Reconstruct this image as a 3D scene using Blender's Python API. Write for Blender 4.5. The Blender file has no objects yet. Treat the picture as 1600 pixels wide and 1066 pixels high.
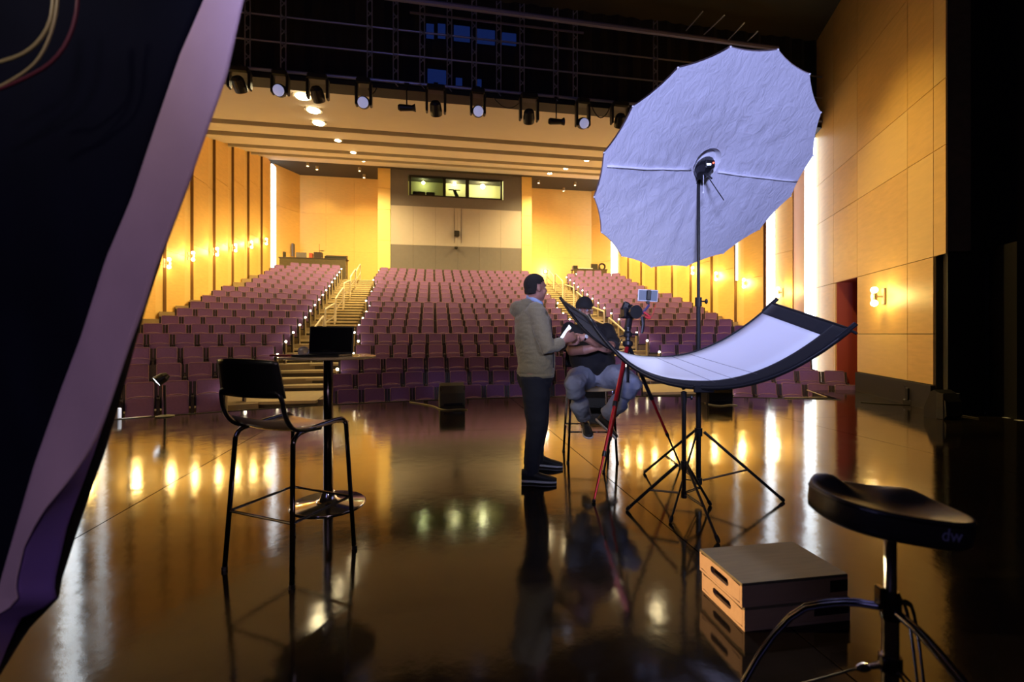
import bpy, bmesh, math, random
from mathutils import Vector, Matrix, noise
random.seed(7)
sc = bpy.context.scene
COL = sc.collection
PI = math.pi
CY, SY = math.cos(math.radians(9.9)), math.sin(math.radians(9.9))
F = 711.1
CAMZ = 1.25

def W(X, D, z=0.0):
    """camera-aligned ground frame (X right, D forward) -> world (hall-aligned)"""
    return Vector((X*CY + D*SY, -X*SY + D*CY, z))
def P(u, v, D):
    return W((u-800)/F*D, D, CAMZ + (522-v)/F*D)
def G(u, v):
    D = CAMZ*F/(v-522)
    return W((u-800)/F*D, D, 0)

# ------------------------------------------------------------------ camera, world, lights
cd = bpy.data.cameras.new('camera'); cam = bpy.data.objects.new('camera', cd); COL.objects.link(cam)
cam.location = (0, 0, CAMZ); cam.rotation_euler = (PI/2, 0, math.radians(-9.9))
cd.lens = 16; cd.sensor_width = 36; cd.shift_y = -11/1600
cd.clip_end = 200; cd.clip_start = .05
cd.dof.use_dof = True; cd.dof.focus_distance = 4.6; cd.dof.aperture_fstop = 2.0
sc.camera = cam
w = bpy.data.worlds.new('world'); sc.world = w; w.use_nodes = True
w.node_tree.nodes['Background'].inputs[0].default_value = (.02, .02, .035, 1)
w.node_tree.nodes['Background'].inputs[1].default_value = .15
sc.view_settings.view_transform = 'Standard'; sc.view_settings.look = 'None'
sc.view_settings.exposure = 0.45; sc.view_settings.gamma = 1; sc.view_settings.use_curve_mapping = False

WARM = (1.0, .67, .19)
WARM2 = (1.0, .71, .24)
def light(name, kind, loc, energy, color, size=.1, target=None, spot=None, blend=.6, size_y=None):
    l = bpy.data.lights.new(name, kind); l.energy = energy; l.color = color
    if kind == 'AREA':
        l.size = size
        if size_y: l.shape = 'RECTANGLE'; l.size_y = size_y
    else: l.shadow_soft_size = size
    if kind == 'SPOT': l.spot_size = spot or 2.2; l.spot_blend = blend
    o = bpy.data.objects.new(name, l); COL.objects.link(o); o.location = loc
    if target is not None:
        o.rotation_euler = (Vector(target)-Vector(loc)).to_track_quat('-Z', 'Y').to_euler()
    return o
# cool violet-blue stage spots behind the photographer
light('stage_spot', 'SPOT', (-1.6, -3.0, 2.2), 1750, (.48, .52, 1.0), .35, target=(1.95, 3.1, 2.35), spot=.50, blend=.5)
light('stage_spot_low', 'SPOT', (2.4, -3.6, 3.4), 420, (.66, .70, 1.0), .35, target=(1.75, 3.1, 1.15), spot=.34, blend=.6)
light('stage_wash', 'AREA', (-2.5, -3.4, 5.0), 22, (.45, .42, 1.0), 2.2, target=(1.0, 6, 0))
light('front_fill', 'SPOT', (-3.4, -1.8, 4.4), 330, (1.0, .86, .66), .3, target=tuple(W(.5, 4.3, 1.0)), spot=.42, blend=.7)  # added warm front fill for the two men, no lamp seen there
light('drape_fill', 'SPOT', (.4, -2.4, 3.2), 80, (1.0, .72, .88), .25, target=tuple(P(180, 450, 1.0)), spot=.7, blend=.8)  # added unseen rosy light lifting the drape's pale band
light('stage_toplight', 'SPOT', (0.6, 5.6, 6.4), 430, (.66, .72, 1.0), .15, target=tuple(W(1.15, 3.0, 1.0)), spot=.4, blend=.6)
# added blue fill that brings the bridge truss out of the dark
light('bridge_fill', 'SPOT', (-.8, 1.2, 4.2), 70, (.30, .34, 1.0), .1, target=(.6, 10.4, 7.6), spot=1.0, blend=1)
# added unseen warm spots under the forestage ceiling, brightening the splayed walls low down
for sx in (1, -1):
    light('wall_fill', 'SPOT', (1.4+sx*3.2, 7.4, 9.1), 950 if sx > 0 else 200, (1.0, .67, .18), .1, target=(1.4+sx*7.3, 7.6, 1.2), spot=.95, blend=.9)
light('wing_light', 'SPOT', (-5.5, 3.0, .8), 2000, (1.0, .60, .26), .08, target=tuple(W(.95, 2.0, .1)), spot=.16, blend=.4)  # warm side light from the left wing on the boxes

# ------------------------------------------------------------------ materials
def mat(name, color, rough=.6, metal=0, emit=None, estr=0, bump=0, bscale=40, var=0, vscale=8, spec=.5, coat=0, sheen=0, stretch=None, detail=4, trans=0):
    m = bpy.data.materials.new(name); m.use_nodes = True
    nt = m.node_tree; b = nt.nodes['Principled BSDF']
    b.inputs['Base Color'].default_value = (*color, 1); b.inputs['Roughness'].default_value = rough
    b.inputs['Metallic'].default_value = metal; b.inputs['Specular IOR Level'].default_value = spec
    b.inputs['Coat Weight'].default_value = coat; b.inputs['Sheen Weight'].default_value = sheen
    b.inputs['Transmission Weight'].default_value = trans
    if emit: b.inputs['Emission Color'].default_value = (*emit, 1); b.inputs['Emission Strength'].default_value = estr
    if bump or var:
        tc = nt.nodes.new('ShaderNodeTexCoord'); mp = nt.nodes.new('ShaderNodeMapping')
        nt.links.new(tc.outputs['Object'], mp.inputs[0])
        if stretch: mp.inputs['Scale'].default_value = stretch
        if bump:
            n = nt.nodes.new('ShaderNodeTexNoise'); n.inputs['Scale'].default_value = bscale; n.inputs['Detail'].default_value = detail
            nt.links.new(mp.outputs[0], n.inputs['Vector'])
            bp = nt.nodes.new('ShaderNodeBump'); bp.inputs['Strength'].default_value = bump; bp.inputs['Distance'].default_value = .02
            nt.links.new(n.outputs[0], bp.inputs['Height']); nt.links.new(bp.outputs[0], b.inputs['Normal'])
        if var:
            n2 = nt.nodes.new('ShaderNodeTexNoise'); n2.inputs['Scale'].default_value = vscale; n2.inputs['Detail'].default_value = 6
            nt.links.new(mp.outputs[0], n2.inputs['Vector'])
            mx = nt.nodes.new('ShaderNodeMix'); mx.data_type = 'RGBA'
            mx.inputs[6].default_value = (*[c*(1-var) for c in color], 1); mx.inputs[7].default_value = (*[min(1, c*(1+var)) for c in color], 1)
            nt.links.new(n2.outputs[0], mx.inputs[0]); nt.links.new(mx.outputs[2], b.inputs['Base Color'])
    return m

M = {}
M['maple'] = mat('maple_veneer', (.86, .56, .19), .45, var=.14, vscale=3, stretch=(1, 1, 6), bump=.05, bscale=60)
M['batten'] = mat('bay_edge_shade', (.16, .085, .03), .7)  # dark brown that paints shade on the near edges of wall bays
M['maple2'] = mat('maple_veneer_light', (.90, .63, .25), .45, var=.08, vscale=3, stretch=(1, 1, 6))
M['cloud'] = mat('painted_ceiling', (.60, .55, .49), .8, var=.04, vscale=2)
M['dark_ceiling'] = mat('dark_ceiling_paint', (.055, .045, .032), .9)
M['olive'] = mat('forestage_plaster', (.07, .065, .05), .9, var=.1, vscale=.7)
M['black'] = mat('black_paint', (.012, .011, .012), .6)
M['blackwall'] = mat('black_masking', (.012, .0105, .010), .9, var=.2, vscale=20)
M['drape'] = mat('black_velour', (.010, .010, .014), 1, sheen=.1)
M['grey'] = mat('grey_acoustic_panel', (.155, .145, .175), .9, var=.08, vscale=6)
M['pale'] = mat('pale_acoustic_panel', (.42, .39, .43), .9, var=.05, vscale=6)
M['red'] = mat('red_paint', (.42, .07, .05), .6)
M['orange'] = mat('orange_wood_return', (.55, .25, .12), .5)
M['concrete'] = mat('floor_concrete', (.30, .235, .15), .8, var=.25, vscale=5)
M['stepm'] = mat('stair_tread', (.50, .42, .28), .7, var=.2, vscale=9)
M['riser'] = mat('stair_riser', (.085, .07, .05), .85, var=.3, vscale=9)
M['seat'] = mat('mauve_seat_fabric', (.205, .098, .32), .85, var=.18, vscale=30, sheen=.5, bump=.15, bscale=180)
M['seat_pipe'] = mat('seat_piping', (.34, .19, .29), .7)
M['seat_shell'] = mat('seat_shell_dark', (.035, .025, .035), .5)
M['endpanel'] = mat('row_end_panel', (.40, .33, .22), .5)
M['rail'] = mat('brushed_rail', (.75, .70, .58), .4)
M['led'] = mat('led_strip', (1, 1, 1), .5, emit=(.84, .92, 1.0), estr=3.3)
M['led_dim'] = mat('led_strip_dim', (1, 1, 1), .5, emit=(.80, .92, 1.0), estr=1.3)
M['bulb'] = mat('warm_lamp', (1, 1, 1), .5, emit=(1.0, .80, .42), estr=16)
M['bulb2'] = mat('downlight_lamp', (1, 1, 1), .5, emit=(1.0, .82, .45), estr=60)
M['aislelamp'] = mat('aisle_lamp', (1, 1, 1), .5, emit=(1.0, .86, .60), estr=14)
M['lens'] = mat('lens_reflection_tint', (.62, .64, .86), .25, emit=(.55, .58, 1.0), estr=.30)  # lavender colour and faint glow paint a reflection into the lens
M['fixture'] = mat('fixture_black', (.012, .012, .014), .45, bump=.05)
M['booth'] = mat('booth_wall', (.55, .52, .27), .8)
M['glass'] = mat('booth_glass', (.9, .95, .9), .02, trans=1)
M['glass'].node_tree.nodes['Principled BSDF'].inputs['IOR'].default_value = 1.02
M['chrome'] = mat('chrome', (.82, .82, .85), .12, metal=1)
M['darkchrome'] = mat('dark_chrome', (.22, .21, .25), .13, metal=1)
M['plastic'] = mat('black_plastic', (.010, .010, .013), .32)
M['seatwood'] = mat('stool_seat_laminate', (.58, .44, .24), .25, coat=.6, var=.15, vscale=8)
M['screen'] = mat('dark_screen', (.006, .006, .008), .12)
M['redp'] = mat('red_folder', (.55, .03, .04), .5)
M['clear'] = mat('clear_plastic', (.8, .8, .9), .1, trans=.6)
M['white'] = mat('white_surface', (.75, .75, .78), .6)
M['phone_on'] = mat('phone_screen_lit', (1, 1, 1), .4, emit=(.72, .83, 1.0), estr=1.0)
M['phone_blue'] = mat('monitor_phone_screen', (.04, .05, .09), .3, emit=(.20, .27, .50), estr=.25)
M['standm'] = mat('stand_black_metal', (.012, .012, .015), .38, metal=.3)
M['redmetal'] = mat('red_anodised', (.50, .02, .03), .3, metal=.6)
M['fabric_white'] = mat('white_reflector_fabric', (.80, .81, .86), .75, bump=.08, bscale=14)
M['umb_back'] = mat('umbrella_shell', (.55, .42, .42), .6)
M['diffuser'] = mat('white_diffuser_cloth', (.74, .74, .82), .85)
M['zip'] = mat('diffuser_seam', (.92, .92, .97), .7)
M['drum'] = mat('black_vinyl', (.030, .026, .022), .38, bump=.05, bscale=120)
M['logo'] = mat('silver_print', (.34, .32, .46), .4)
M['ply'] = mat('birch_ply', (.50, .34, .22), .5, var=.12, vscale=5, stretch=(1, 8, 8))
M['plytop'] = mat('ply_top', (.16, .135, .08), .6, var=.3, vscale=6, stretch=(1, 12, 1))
M['hoodie'] = mat('khaki_knit', (.26, .225, .14), .95, var=.12, vscale=60, bump=.35, bscale=45, sheen=.3)
M['shirt'] = mat('pale_blue_cotton', (.38, .50, .78), .8)
M['navy'] = mat('dark_navy_denim', (.012, .014, .026), .9, bump=.3, bscale=14)
M['denim'] = mat('grey_blue_denim', (.26, .29, .38), .9, var=.2, vscale=18, bump=.4, bscale=14)
M['tee'] = mat('black_cotton', (.011, .010, .011), .9, bump=.4, bscale=10)
M['skin'] = mat('skin_warm', (.42, .20, .15), .55, var=.08, vscale=30)
M['skin2'] = mat('skin_tan', (.36, .17, .12), .5, var=.1, vscale=20)
M['hair'] = mat('short_black_hair', (.014, .011, .010), .8, bump=.5, bscale=150)
M['beard'] = mat('dark_beard', (.03, .02, .017), .9, bump=.5, bscale=150)
M['sole'] = mat('white_rubber_sole', (.60, .58, .62), .6)
M['shoe'] = mat('black_shoe', (.012, .012, .014), .6)
M['wedge'] = mat('speaker_grille', (.15, .14, .085), .75, bump=.5, bscale=300)
M['flagblack'] = mat('dark_navy_cloth', (.003, .004, .012), .95, spec=.1, var=.4, vscale=4)
M['flagband'] = mat('pale_cloth_lining', (.50, .36, .45), .9, var=.07, vscale=14, bump=.1, bscale=8)
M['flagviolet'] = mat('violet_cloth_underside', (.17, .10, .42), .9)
M['cable'] = mat('black_cable', (.02, .018, .014), .6)
M['tape'] = mat('yellowed_cable', (.45, .38, .16), .5)
M['blue_glint'] = mat('blue_reflection_glow', (.02, .05, .25), .2, emit=(.03, .08, .45), estr=.09)  # blue colour and weak glow imitate reflections on the black drape
M['truss'] = mat('truss_metal', (.34, .35, .50), .4, metal=.6)
M['pipe'] = mat('painted_pipe', (.22, .21, .34), .5, metal=.3)
# glossy black stage floor with scuffs
def floor_mat():
    m = bpy.data.materials.new('gloss_stage_floor'); m.use_nodes = True; nt = m.node_tree; b = nt.nodes['Principled BSDF']
    tc = nt.nodes.new('ShaderNodeTexCoord')
    def nz(scale, detail=5, st=None):
        n = nt.nodes.new('ShaderNodeTexNoise'); n.inputs['Scale'].default_value = scale; n.inputs['Detail'].default_value = detail
        if st:
            mp = nt.nodes.new('ShaderNodeMapping'); mp.inputs['Scale'].default_value = st[:3]; mp.inputs['Rotation'].default_value = (0, 0, st[3])
            nt.links.new(tc.outputs['Object'], mp.inputs[0]); nt.links.new(mp.outputs[0], n.inputs['Vector'])
        else: nt.links.new(tc.outputs['Object'], n.inputs['Vector'])
        return n
    def ramp(src, a, c0, d, c1):
        r = nt.nodes.new('ShaderNodeValToRGB'); r.color_ramp.elements[0].position = a; r.color_ramp.elements[0].color = (*c0, 1)
        r.color_ramp.elements[1].position = d; r.color_ramp.elements[1].color = (*c1, 1); nt.links.new(src, r.inputs[0]); return r
    n1 = nz(1.6); r1 = ramp(n1.outputs[0], .3, (.006, .005, .004), .75, (.020, .015, .010))
    s1 = nz(6, 3, (1, 30, 1, .5)); s2 = nz(7, 3, (26, 1, 1, .2))
    rs = ramp(s1.outputs[0], .70, (0, 0, 0), .76, (1, 1, 1)); rs2 = ramp(s2.outputs[0], .71, (0, 0, 0), .77, (1, 1, 1))
    add = nt.nodes.new('ShaderNodeMath'); add.operation = 'ADD'; nt.links.new(rs.outputs[0], add.inputs[0]); nt.links.new(rs2.outputs[0], add.inputs[1])
    msk = nz(2.2, 4); rm = ramp(msk.outputs[0], .5, (0, 0, 0), .66, (.6, .6, .6))
    mul = nt.nodes.new('ShaderNodeMath'); mul.operation = 'MULTIPLY'; nt.links.new(add.outputs[0], mul.inputs[0]); nt.links.new(rm.outputs[0], mul.inputs[1])
    mx = nt.nodes.new('ShaderNodeMix'); mx.data_type = 'RGBA'; nt.links.new(mul.outputs[0], mx.inputs[0]); nt.links.new(r1.outputs[0], mx.inputs[6]); mx.inputs[7].default_value = (.10, .085, .06, 1)
    nt.links.new(mx.outputs[2], b.inputs['Base Color'])
    n3 = nz(3, 6); r3 = ramp(n3.outputs[0], .3, (.055, .055, .055), .7, (.115, .115, .115)); nt.links.new(r3.outputs[0], b.inputs['Roughness'])
    b.inputs['IOR'].default_value = 1.62; b.inputs['Specular IOR Level'].default_value = .5
    n4 = nz(240, 2); n5 = nz(9, 3)
    a2 = nt.nodes.new('ShaderNodeMath'); a2.operation = 'MULTIPLY_ADD'; a2.inputs[1].default_value = .10; nt.links.new(n4.outputs[0], a2.inputs[0]); nt.links.new(n5.outputs[0], a2.inputs[2])
    bp = nt.nodes.new('ShaderNodeBump'); bp.inputs['Strength'].default_value = .16; bp.inputs['Distance'].default_value = .004
    nt.links.new(a2.outputs[0], bp.inputs['Height']); nt.links.new(bp.outputs[0], b.inputs['Normal'])
    return m
M['stage'] = floor_mat()

# ------------------------------------------------------------------ mesh helpers
def tag(o, label=None, cat=None, group=None, kind=None):
    if label: o['label'] = label
    if cat: o['category'] = cat
    if group: o['group'] = group
    if kind: o['kind'] = kind
    return o
ORI = {}
def empty(name, loc, label=None, cat=None, group=None, rz=0):
    o = bpy.data.objects.new(name, None); o.empty_display_size = .1; COL.objects.link(o); o.location = loc; o.rotation_euler.z = rz
    ORI[o.name] = Vector(loc); return tag(o, label, cat, group)
def obj(name, bm, m, parent=None, smooth=False, local=False, me=None):
    """mesh given in world coordinates (unless local); shifted into the parent's frame"""
    if me is None:
        me = bpy.data.meshes.new(name)
        if smooth:
            for f in bm.faces: f.smooth = True
        bmesh.ops.recalc_face_normals(bm, faces=bm.faces)
        bm.to_mesh(me); bm.free()
    if m and not me.materials: me.materials.append(M[m] if isinstance(m, str) else m)
    o = bpy.data.objects.new(name, me); COL.objects.link(o)
    if parent is not None:
        o.parent = parent; og = ORI.get(parent.name, Vector()); ORI[o.name] = og
        if not local: me.transform(Matrix.Translation(-og))
    return o
def one(name, bm, m, loc, label, cat, group=None, smooth=False):
    """a top-level thing that is one mesh, origin at loc"""
    o = obj(name, bm, m, None, smooth); o.data.transform(Matrix.Translation(-Vector(loc))); o.location = loc
    ORI[o.name] = Vector(loc); return tag(o, label, cat, group)
def NB(): return bmesh.new()
def box(bm, x0, x1, y0, y1, z0, z1, mx=None, bev=0, seg=1):
    r = bmesh.ops.create_cube(bm, size=1)
    T = Matrix.Translation(((x0+x1)/2, (y0+y1)/2, (z0+z1)/2)) @ Matrix.Diagonal((x1-x0, y1-y0, z1-z0, 1))
    vs = r['verts']
    bmesh.ops.transform(bm, matrix=T, verts=vs)
    if bev:
        es = list({e for v in vs for e in v.link_edges})
        rr = bmesh.ops.bevel(bm, geom=es, offset=bev, segments=seg, affect='EDGES', profile=.6)
        vs = list({v for f in rr['faces'] for v in f.verts} | {v for v in vs if v.is_valid})
        # include every vert connected
        seen = set(vs); st = list(vs)
        while st:
            v = st.pop()
            for e in v.link_edges:
                o = e.other_vert(v)
                if o not in seen: seen.add(o); st.append(o)
        vs = list(seen)
    if mx is not None: bmesh.ops.transform(bm, matrix=mx, verts=vs)
    return vs
def frame_from(d, ref=Vector((0, 0, 1))):
    d = d.normalized()
    if abs(d.dot(ref)) > .98: ref = Vector((0, 1, 0)) if abs(d.y) < .9 else Vector((1, 0, 0))
    a = ref.cross(d).normalized(); b = d.cross(a).normalized(); return a, b
def tube(bm, pts, r, n=10, caps=True, ref=Vector((0, 0, 1)), closed=False):
    """r: scalar, list of scalars or list of (ra, rb); ra along ref x dir, rb along the other"""
    pts = [Vector(p) for p in pts]; k = len(pts); rings = []
    for i, p in enumerate(pts):
        if closed: d = pts[(i+1) % k]-pts[i-1]
        else: d = (pts[min(i+1, k-1)]-pts[max(i-1, 0)])
        a, b = frame_from(d, ref)
        ri = r[i] if isinstance(r, (list, tuple)) else r
        ra, rb = ri if isinstance(ri, (list, tuple)) else (ri, ri)
        rings.append([bm.verts.new(p + a*ra*math.cos(t*2*PI/n) + b*rb*math.sin(t*2*PI/n)) for t in range(n)])
    m = k if closed else k-1
    for i in range(m):
        A, B = rings[i], rings[(i+1) % k]
        for j in range(n): bm.faces.new((A[j], A[(j+1) % n], B[(j+1) % n], B[j]))
    if caps and not closed:
        bm.faces.new(rings[0][::-1]); bm.faces.new(rings[-1])
    return rings
def rod(bm, a, b, r, n=8, r2=None): tube(bm, [a, b], [r, r2 if r2 is not None else r], n)
def smoothpts(pts, it=2):
    pts = [Vector(p) for p in pts]
    for _ in range(it):
        q = [pts[0]]
        for a, b in zip(pts, pts[1:]): q += [a*.75+b*.25, a*.25+b*.75]
        q.append(pts[-1]); pts = q
    return pts
def ball(bm, c, r, seg=12, ring=8, scale=(1, 1, 1), rot=None):
    mx = Matrix.Translation(Vector(c)) @ (rot.to_4x4() if rot else Matrix()) @ Matrix.Diagonal((r*scale[0], r*scale[1], r*scale[2], 1))
    return bmesh.ops.create_uvsphere(bm, u_segments=seg, v_segments=ring, radius=1, matrix=mx)['verts']
def lathe(bm, prof, c, n=24, axis=None):
    """prof: (r, z); axis: optional 3x3 rotation"""
    c = Vector(c); rings = []
    for r, z in prof:
        ring = []
        for t in range(n):
            v = Vector((r*math.cos(t*2*PI/n), r*math.sin(t*2*PI/n), z))
            if axis: v = axis @ v
            ring.append(bm.verts.new(c+v))
        rings.append(ring)
    for A, B in zip(rings, rings[1:]):
        for j in range(n): bm.faces.new((A[j], A[(j+1) % n], B[(j+1) % n], B[j]))
    if prof[0][0] > 1e-5: bm.faces.new(rings[0][::-1])
    if prof[-1][0] > 1e-5: bm.faces.new(rings[-1])
def prism(bm, poly, z0, z1):
    a = [bm.verts.new((x, y, z0)) for x, y in poly]; b = [bm.verts.new((x, y, z1)) for x, y in poly]
    k = len(poly)
    for i in range(k): bm.faces.new((a[i], a[(i+1) % k], b[(i+1) % k], b[i]))
    bm.faces.new(a[::-1]); bm.faces.new(b)
def quadslab(bm, pts, thick):
    """pts: 4 coplanar points; extruded along normal by thick"""
    pts = [Vector(p) for p in pts]; n = (pts[1]-pts[0]).cross(pts[3]-pts[0]).normalized()*thick
    a = [bm.verts.new(p) for p in pts]; b = [bm.verts.new(p+n) for p in pts]; k = len(pts)
    bm.faces.new(a[::-1]); bm.faces.new(b)
    for i in range(k): bm.faces.new((a[i], a[(i+1) % k], b[(i+1) % k], b[i]))
def rotm(d, up=Vector((0, 0, 1))):
    """3x3 whose z axis is d"""
    d = Vector(d).normalized(); a, b = frame_from(d, up); return Matrix((a, b, d)).transposed()
ORD = ['zeroth', 'first', 'second', 'third', 'fourth', 'fifth', 'sixth', 'seventh', 'eighth', 'ninth', 'tenth', 'eleventh', 'twelfth', 'thirteenth', 'fourteenth', 'fifteenth', 'sixteenth', 'seventeenth', 'eighteenth', 'nineteenth', 'twentieth']

# ================================================================== SETTING: hall geometry
CX, C0 = 1.4, -3.0                         # centre line of the hall, centre of the row arcs
XL, XR = -9.3, 12.1
# centre block rows: world y on the centre line and height of the top of the backs (from the tiering)
rowy = [10.1, 10.95, 11.8] + [14.0 + .9*i for i in range(16)]
rowpx = [603, 580, 558, 538, 521, 509, 499, 489, 480, 472, 464.5, 458, 451.5, 445.5, 440, 434.5, 430, 425.5, 421]
rowz = [CAMZ + (522-p)/F*(y/1.009) for p, y in zip(rowpx, rowy)]
BACKH = .87
def cz(y):                                  # floor height on the centre line at y
    ys = rowy; zs = [z-BACKH for z in rowz]
    if y <= ys[0]-.5: return zs[0]
    for i in range(len(ys)-1):
        if y < ys[i+1]-.5: return zs[i]
    return zs[-1]

def fz(x, y): return cz(math.hypot(x-CX, y-C0)+C0)
def arc_sector(bm, R0, R1, a0, a1, z0, z1, n=14):
    pin = []; pout = []
    for i in range(n+1):
        a = a0+(a1-a0)*i/n
        pin.append((CX+R0*math.sin(a), C0+R0*math.cos(a))); pout.append((CX+R1*math.sin(a), C0+R1*math.cos(a)))
    prism(bm, pin+pout[::-1], z0, z1)
def sect(name, R0, R1, a0, a1, z0, z1, m, par):
    bm = NB(); arc_sector(bm, R0, R1, a0, a1, z0, z1); return obj(name, bm, m, par)
aud = empty('floor', (CX, 10, -1)); tag(aud, kind='structure')
bm = NB(); box(bm, XL-2, XR+2, 6.0, 32, -1.3, -.95); obj('floor_slab', bm, 'concrete', aud)
Rs = [y-C0 for y in rowy]
for i, R in enumerate(Rs):
    R1 = Rs[i+1]-.52 if i+1 < len(Rs) else R+6
    zf = rowz[i]-BACKH
    amax = lambda R, off: math.asin(min(.97, off/R))
    if i < 3: sect('tier', R-.52, R1, -amax(R, 4.4), amax(R, 4.4), -1.2, zf, 'concrete', aud)
    else:
        sect('tier', R-.52, R1, -amax(R, 10.75), amax(R, 10.75), -1.2, zf, 'concrete', aud)
for i in (1, 2):
    R = Rs[i]; R1 = Rs[i+1]-.52
    sect('tier', R-.52, R1, -math.asin(min(.97, 10.7/R)), -math.asin(5.2/R), -1.2, rowz[i]-BACKH, 'concrete', aud)
RIGHTF = [(13.95, .11), (14.85, .36), (15.75, .62)]
for k, (R, zt) in enumerate(RIGHTF):
    R1 = RIGHTF[k+1][0]-.52 if k < 2 else Rs[3]-.52
    sect('tier', R-.52, R1, math.asin(5.4/R), math.asin(min(.97, 9.3/R)), -1.2, zt-BACKH, 'concrete', aud)
# aisle steps, each tread its own piece
for side in (-1, 1):
    y = 9.2; k = 0
    while y < 27.6:
        off = 4.78+.045*(y-12); half = .80
        xm = CX+side*off; z = fz(xm, y+.3); z2 = fz(xm, y+.75)
        if z2 > z: z = (z+z2)/2
        z += .02
        yy = y
        x0, x1 = CX+side*off-half, CX+side*off+half
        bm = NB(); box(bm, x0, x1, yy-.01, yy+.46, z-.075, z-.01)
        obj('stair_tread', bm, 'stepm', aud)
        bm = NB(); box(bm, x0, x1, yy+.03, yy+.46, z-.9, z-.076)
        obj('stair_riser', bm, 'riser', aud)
        y += .45; k += 1

# ---------- stage: panels with gaps between, on a black body
stage = empty('floor', (0, 3, 0)); tag(stage, kind='structure')
def edge_y(x):
    if abs(x-CX) < 6.25: return -5.8 + math.sqrt(14.6**2-(x-CX)**2)
    t = min(1, (abs(x-CX)-6.25)/.6); return 7.42+t*1.35
seams = [-9.0, -5.8, -2.15, 1.5, 5.15, 8.8, 10.4]
def strip_poly(x0, x1, y0, inset=0):
    xs = [x0+(x1-x0)*i/14 for i in range(15)]
    for e in (CX-6.25, CX-6.85, CX+6.25, CX+6.85):
        if x0 < e < x1: xs.append(e)
    xs.sort(); return [(x0, y0)]+[(x1, y0)]+[(x, edge_y(x)-inset) for x in reversed(xs)]
for a, b in zip(seams, seams[1:]):
    for (y0, y1) in ((-6.5, 5.9), (5.9, None)):
        bm = NB()
        if y1: prism(bm, [(a+.004, y0), (b-.004, y0), (b-.004, y1-.003), (a+.004, y1-.003)], -.03, 0)
        else: prism(bm, strip_poly(a+.004, b-.004, y0+.001), -.03, 0)
        obj('stage_panel', bm, 'stage', stage)
bm = NB(); prism(bm, strip_poly(-9, 10.4, -6.5, .02), -1.0, -.032); obj('stage_body', bm, 'black', stage)
bm = NB()
xs = [CX-6.2+12.4*i/40 for i in range(41)]
tube(bm, [(x, edge_y(x)-.012, .004) for x in xs], [(.012, .006)]*41, 6); obj('edge_trim', bm, 'black', stage)

# ---------- walls: bays of veneer panels
def wall_bays(name, xw, s, ys, z_top, mirror):
    """xw wall plane; s=+1 wall faces +x; ys bay edges going away from the stage"""
    root = empty(name, (xw, ys[0], 0)); tag(root, kind='structure')
    bm = NB(); box(bm, xw-.32 if s > 0 else xw+.12, xw-.12 if s > 0 else xw+.32, ys[0], ys[-1], -1.2, z_top+.6); obj('wall_backing', bm, 'riser', root)
    for y0, y1 in zip(ys, ys[1:]):
        ym = y0+(y1-y0)*.66
        zb = max(-1.0, cz(y0)-.3)
        zs = [zb, zb+3.3, zb+6.0, z_top+.6]
        for z0, z1 in zip(zs, zs[1:]):
            z1 = min(z1, z_top+.6)
            bm = NB()
            xa, xb = sorted((xw-s*.10, xw+s*.10))
            box(bm, xa, xb, y0+.03, ym-.004, z0+.006, z1-.006); obj('veneer_panel', bm, 'maple', root)
            bm = NB()
            xa, xb = sorted((xw-s*.10, xw))
            box(bm, xa, xb, ym+.004, y1-.01, z0+.006, z1-.006); obj('veneer_panel', bm, 'maple2', root)
        bm = NB(); xa, xb = sorted((xw-s*.10, xw+s*.095)); box(bm, xa, xb, y0, y0+.029, zb, z_top+.6); obj('edge_shade_strip', bm, 'batten', root)  # dark strip painting the shaded near edge of the bay
    return root
ZC = lambda y: 4.2+.252*y
ysL = [11.9+1.84*i for i in range(10)]      # ...17.4 .. 28.5
ysL = [12.1] + [17.8-1.84*k for k in (2, 1)] + [17.8+1.84*i for i in range(7)]
wallL = wall_bays('wall_left', XL, 1, ysL, 10.6, False)
ysR = [14.9, 16.55, 18.15, 19.8, 21.5, 23.2, 25.0, 26.8, 28.6]
wallR = wall_bays('wall_right', XR, -1, ysR, 10.6, True)
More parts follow.
